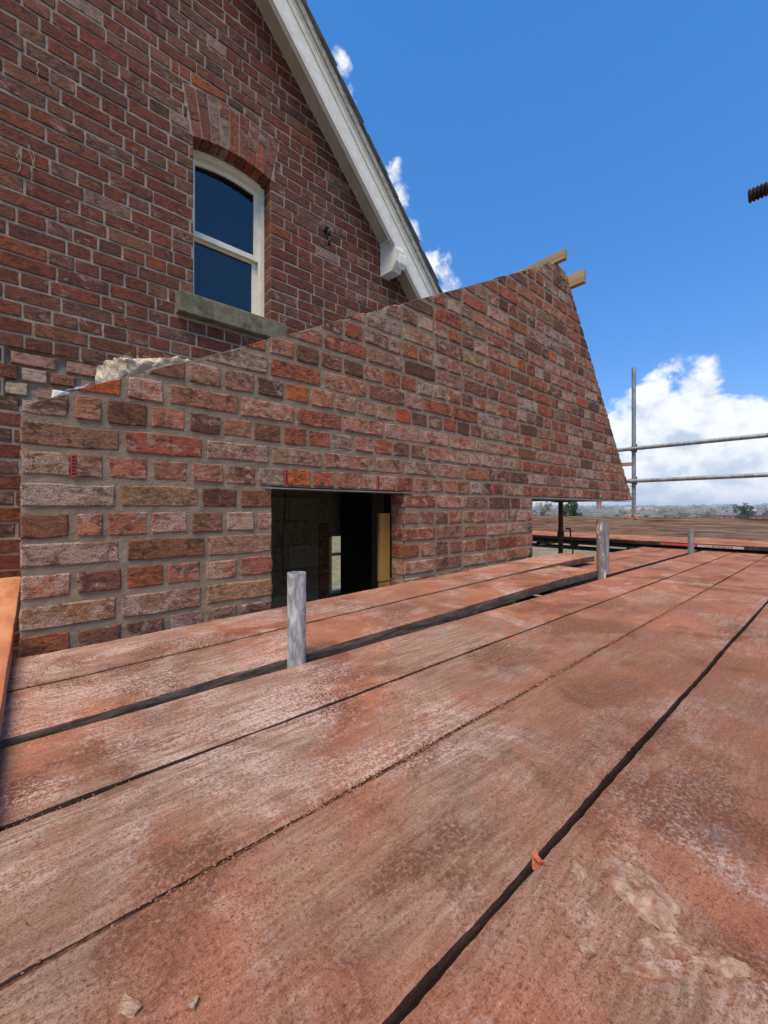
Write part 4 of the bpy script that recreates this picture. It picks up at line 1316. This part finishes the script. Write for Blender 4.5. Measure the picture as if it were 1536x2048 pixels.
def tree(name, px, ytop, d, wpx, label, seed, mat='leaf', n=2600, cone=False):
    p = at_d(px, ytop, d)
    gz = terrain_z(p.x, p.y)
    H = p.z - gz
    rx = wpx * d / 810 / 2
    t_ = empty(name, (p.x, p.y, gz), label, 'tree')
    leaf_crown('crown', (p.x, p.y, gz + H * .56), rx, H * .46, n, .035 * H, seed, t_, M[mat], cone)
    q = MB().tube((p.x, p.y, gz - .2), (p.x, p.y, gz + H * .5), .05 * rx + .1, 8)
    rr = random.Random(seed)
    for i in range(7):
        a = rr.uniform(0, 6.28)
        z0 = gz + H * rr.uniform(.15, .5)
        q.tube((p.x, p.y, z0), (p.x + math.cos(a) * rx * .6, p.y + math.sin(a) * rx * .6, z0 + H * .25), .05, 5)
    q.build('trunk', M['bark'], t_, (p.x, p.y, gz))
tree('evergreen_tree', 1145, 1003, 75, 34, 'dark evergreen tree beyond the toe board, under the brick overhang', 5, n=7000, cone=True)
tree('evergreen_tree', 1489, 1011, 150, 30, 'dark round evergreen tree among the houses at the far right', 6)
for i, (px, yt, d, wp, lab) in enumerate(((1372, 1018, 190, 60, 'bare brown winter tree right of the far standard'), (1330, 1019, 210, 50, 'bare winter tree just right of the far standard'),
                                           (1418, 1020, 170, 34, 'low bare shrub left of the far right houses'), (1088, 1006, 120, 26, 'bare pale tree left of the rusty prop'),
                                           (1246, 1021, 230, 22, 'small bare tree left of the far standard'))):
    tree('bare_tree', px, yt, d, wp, lab, 20 + i, 'twig', 1500)

def far_house(px, d, wpx, yeave, yridge, rot, lab, mat='house_brick', group='far houses', chim=True):
    p = at_d(px, 1018, d)
    k = d / 810
    gz = terrain_z(p.x, p.y) - .5
    ze, zr = (1018 - yeave) * k, (1018 - yridge) * k
    L, D2 = wpx * k, 7.0
    h = empty('far_house', (p.x, p.y, gz), lab, 'house', group)
    c, s = math.cos(rot), math.sin(rot)
    T = lambda x, y, z: (p.x + x * c - y * s, p.y + x * s + y * c, z)
    def bx(x0, x1, y0, y1, z0, z1):
        return [T(x, y, z) for x in (x0, x1) for y in (y0, y1) for z in (z0, z1)], [(0, 1, 3, 2), (4, 6, 7, 5), (0, 4, 5, 1), (2, 3, 7, 6), (0, 2, 6, 4), (1, 5, 7, 3)]
    MB().add(*bx(-L / 2, L / 2, -D2 / 2, D2 / 2, gz, ze)).build('wall', M[mat], h, (p.x, p.y, gz))
    vs = [T(x, y, z) for x in (-L / 2 - .2, L / 2 + .2) for (y, z) in ((-D2 / 2 - .3, ze - .1), (0, zr), (D2 / 2 + .3, ze - .1))]
    r_ = MB().add(vs, [(0, 1, 4, 3), (1, 2, 5, 4), (0, 3, 5, 2), (0, 2, 1), (3, 4, 5)]).build('roof', M['far_roof'], h, (p.x, p.y, gz))
    if chim:
        MB().add(*bx(L * .3, L * .3 + .9, -.4, .4, zr - .8, zr + 1.0)).build('chimney', M['house_brick'], r_, (p.x, p.y, gz))
    nw = max(2, int(L / 2.6))
    for i in range(nw):
        x = -L / 2 + (i + .5) * L / nw
        MB().add(*bx(x - .5, x + .5, -D2 / 2 - .05, -D2 / 2 + .02, ze - 2.0, ze - .8)).build('window', M['far_win'], h, (p.x, p.y, gz))
rh = math.atan2(-CA, SA)
far_house(1182, 260, 44, 1024, 1018, rh, 'long pale building beside the tall brick chimney', 'house_render', chim=False)
far_house(1440, 190, 46, 1030, 1024, rh + .1, 'grey roofed brick house left of the far right evergreen', chim=True)
far_house(1516, 175, 44, 1030, 1021, rh - .1, 'blue grey roofed brick house at the far right edge')
far_house(1560, 165, 40, 1028, 1020, rh - .1, 'far brick house just past the right edge')
far_house(1355, 300, 26, 1029, 1024, rh + 1.2, 'small gabled brick house in the middle of the far treeline')
far_house(1300, 330, 20, 1028, 1025, rh, 'small low brick house right of the far standard')
far_house(1078, 280, 20, 1026, 1019, rh + .3, 'brick house left of the rusty prop')
p = at_d(1198, 1003, 300)
gz = terrain_z(p.x, p.y)
ch = MB()
prof = [(gz - 1, 2.6), (p.z - 1.2, 1.6), (p.z - 1.2, 2.0), (p.z - .3, 2.0), (p.z - .3, 1.7), (p.z, 1.7)]
n = 16; k = 0
for z, r in prof:
    for i in range(n):
        ch.v.append(Vector((p.x + r * math.cos(2 * math.pi * i / n), p.y + r * math.sin(2 * math.pi * i / n), z)))
for j in range(len(prof) - 1):
    for i in range(n):
        ch.f.append([j * n + i, j * n + (i + 1) % n, (j + 1) * n + (i + 1) % n, (j + 1) * n + i])
ch.f.append([(len(prof) - 1) * n + i for i in range(n)])
tag(ch.build('mill_chimney', M['house_brick'], None, (p.x, p.y, gz)), 'tall brick mill chimney on the skyline under the overhang', 'chimney')

def pylon(px, ytop, d, lab):
    p = at_d(px, ytop, d)
    gz = terrain_z(p.x, p.y)
    H = p.z - gz
    q = MB()
    th = d / 810 * .28
    for sx in (-1, 1):
        for sy in (-1, 1):
            q.tube((p.x + sx * H * .09, p.y + sy * H * .09, gz), (p.x + sx * .3, p.y + sy * .3, p.z), th * .5, 4)
    for f, wl in ((.70, .17), (.82, .22), (.94, .15)):
        z = gz + H * f
        q.tube((p.x - SA * H * wl, p.y + CA * H * wl, z), (p.x + SA * H * wl, p.y - CA * H * wl, z), th * .5, 4)
    for i in range(6):
        f = i / 6; wd = H * .09 * (1 - f); wd2 = H * .09 * (1 - f - 1 / 6)
        q.tube((p.x - wd, p.y - wd, gz + H * f), (p.x + wd2, p.y - wd2, gz + H * (f + 1 / 6)), th * .3, 4)
    tag(q.build('electricity_pylon', M['galv_old'], None, (p.x, p.y, gz)), lab, 'pylon', 'pylons on the skyline')
pylon(1209, 1009, 900, 'distant lattice pylon just right of the mill chimney')
pylon(1235, 1008, 1000, 'distant lattice pylon midway between mill chimney and standard')
pylon(1301, 1008, 1000, 'distant lattice pylon just right of the far standard')
pylon(1379, 1008, 1100, 'distant lattice pylon above the middle of the far treeline')
pylon(1476, 1009, 1100, 'distant lattice pylon left of the far right evergreen')

# the wooded plain and the town far away: one mass
rw = random.Random(44)
V, F = [], []
ico = bmesh.new(); bmesh.ops.create_icosphere(ico, subdivisions=1, radius=1.0)
iv = [v.co.copy() for v in ico.verts]; ifc = [[v.index for v in f.verts] for f in ico.faces]; ico.free()
for i in range(3200):
    d = 260 + 2300 * rw.random() ** 1.5
    a = R(-100) + R(200) * rw.random()
    x, y = d * math.cos(a), d * math.sin(a)
    s = rw.uniform(3.0, 7.0) * (.8 + d / 2500)
    z = terrain_z(x, y)
    k = len(V)
    for c in iv:
        j = rw.uniform(.7, 1.25)
        V.append((x + c.x * s * j * 1.3, y + c.y * s * j * 1.3, z + s * .4 + c.z * s * j * .75))
    F += [[q_ + k for q_ in f] for f in ifc]
fw = link('distant_woodland', mesh_from('distant_woodland', V, F), M['far_wood'])
fw['kind'] = 'stuff'; fw['label'] = 'grey green wooded plain reaching the horizon'; fw['category'] = 'woodland'
V, F = [], []
for i in range(420):
    d = 350 + 1900 * rw.random()
    a = R(-80) + R(150) * rw.random()
    x, y = d * math.cos(a), d * math.sin(a)
    s = rw.uniform(4, 9); z = terrain_z(x, y); hh = rw.uniform(4, 7); c_, s_ = math.cos(i), math.sin(i)
    pts = [(-s, -3.5), (s, -3.5), (s, 3.5), (-s, 3.5)]
    k = len(V)
    for zz in (z - 2, z + hh):
        V += [(x + u * c_ - v * s_, y + u * s_ + v * c_, zz) for u, v in pts]
    V += [(x + u * c_, y + u * s_, z + hh + 3) for u in (-s, s)]
    F += [[k + q_ for q_ in f] for f in ((0, 1, 5, 4), (1, 2, 6, 5), (2, 3, 7, 6), (3, 0, 4, 7), (4, 5, 9, 8), (6, 7, 8, 9), (5, 6, 9), (7, 4, 8))]
ft = link('distant_town', mesh_from('distant_town', V, F), M['far_town'])
ft['kind'] = 'stuff'; ft['label'] = 'mass of tiny far houses along the horizon'; ft['category'] = 'town'

# ------------------------------------------------------------------ the air over the plain
hz, t, b = new_mat('haze_air')
t.nt.nodes.remove(b)
pv = t.n('ShaderNodeVolumePrincipled', {'Color': (0.86, 0.92, 1.0, 1), 'Density': 0.00030})
t.nt.links.new(pv.outputs[0], [n for n in t.nt.nodes if n.type == 'OUTPUT_MATERIAL'][0].inputs['Volume'])
hb = MB().box((-7000, -7000, -30), (7000, 7000, 60)).build('haze', hz)
hb['kind'] = 'stuff'
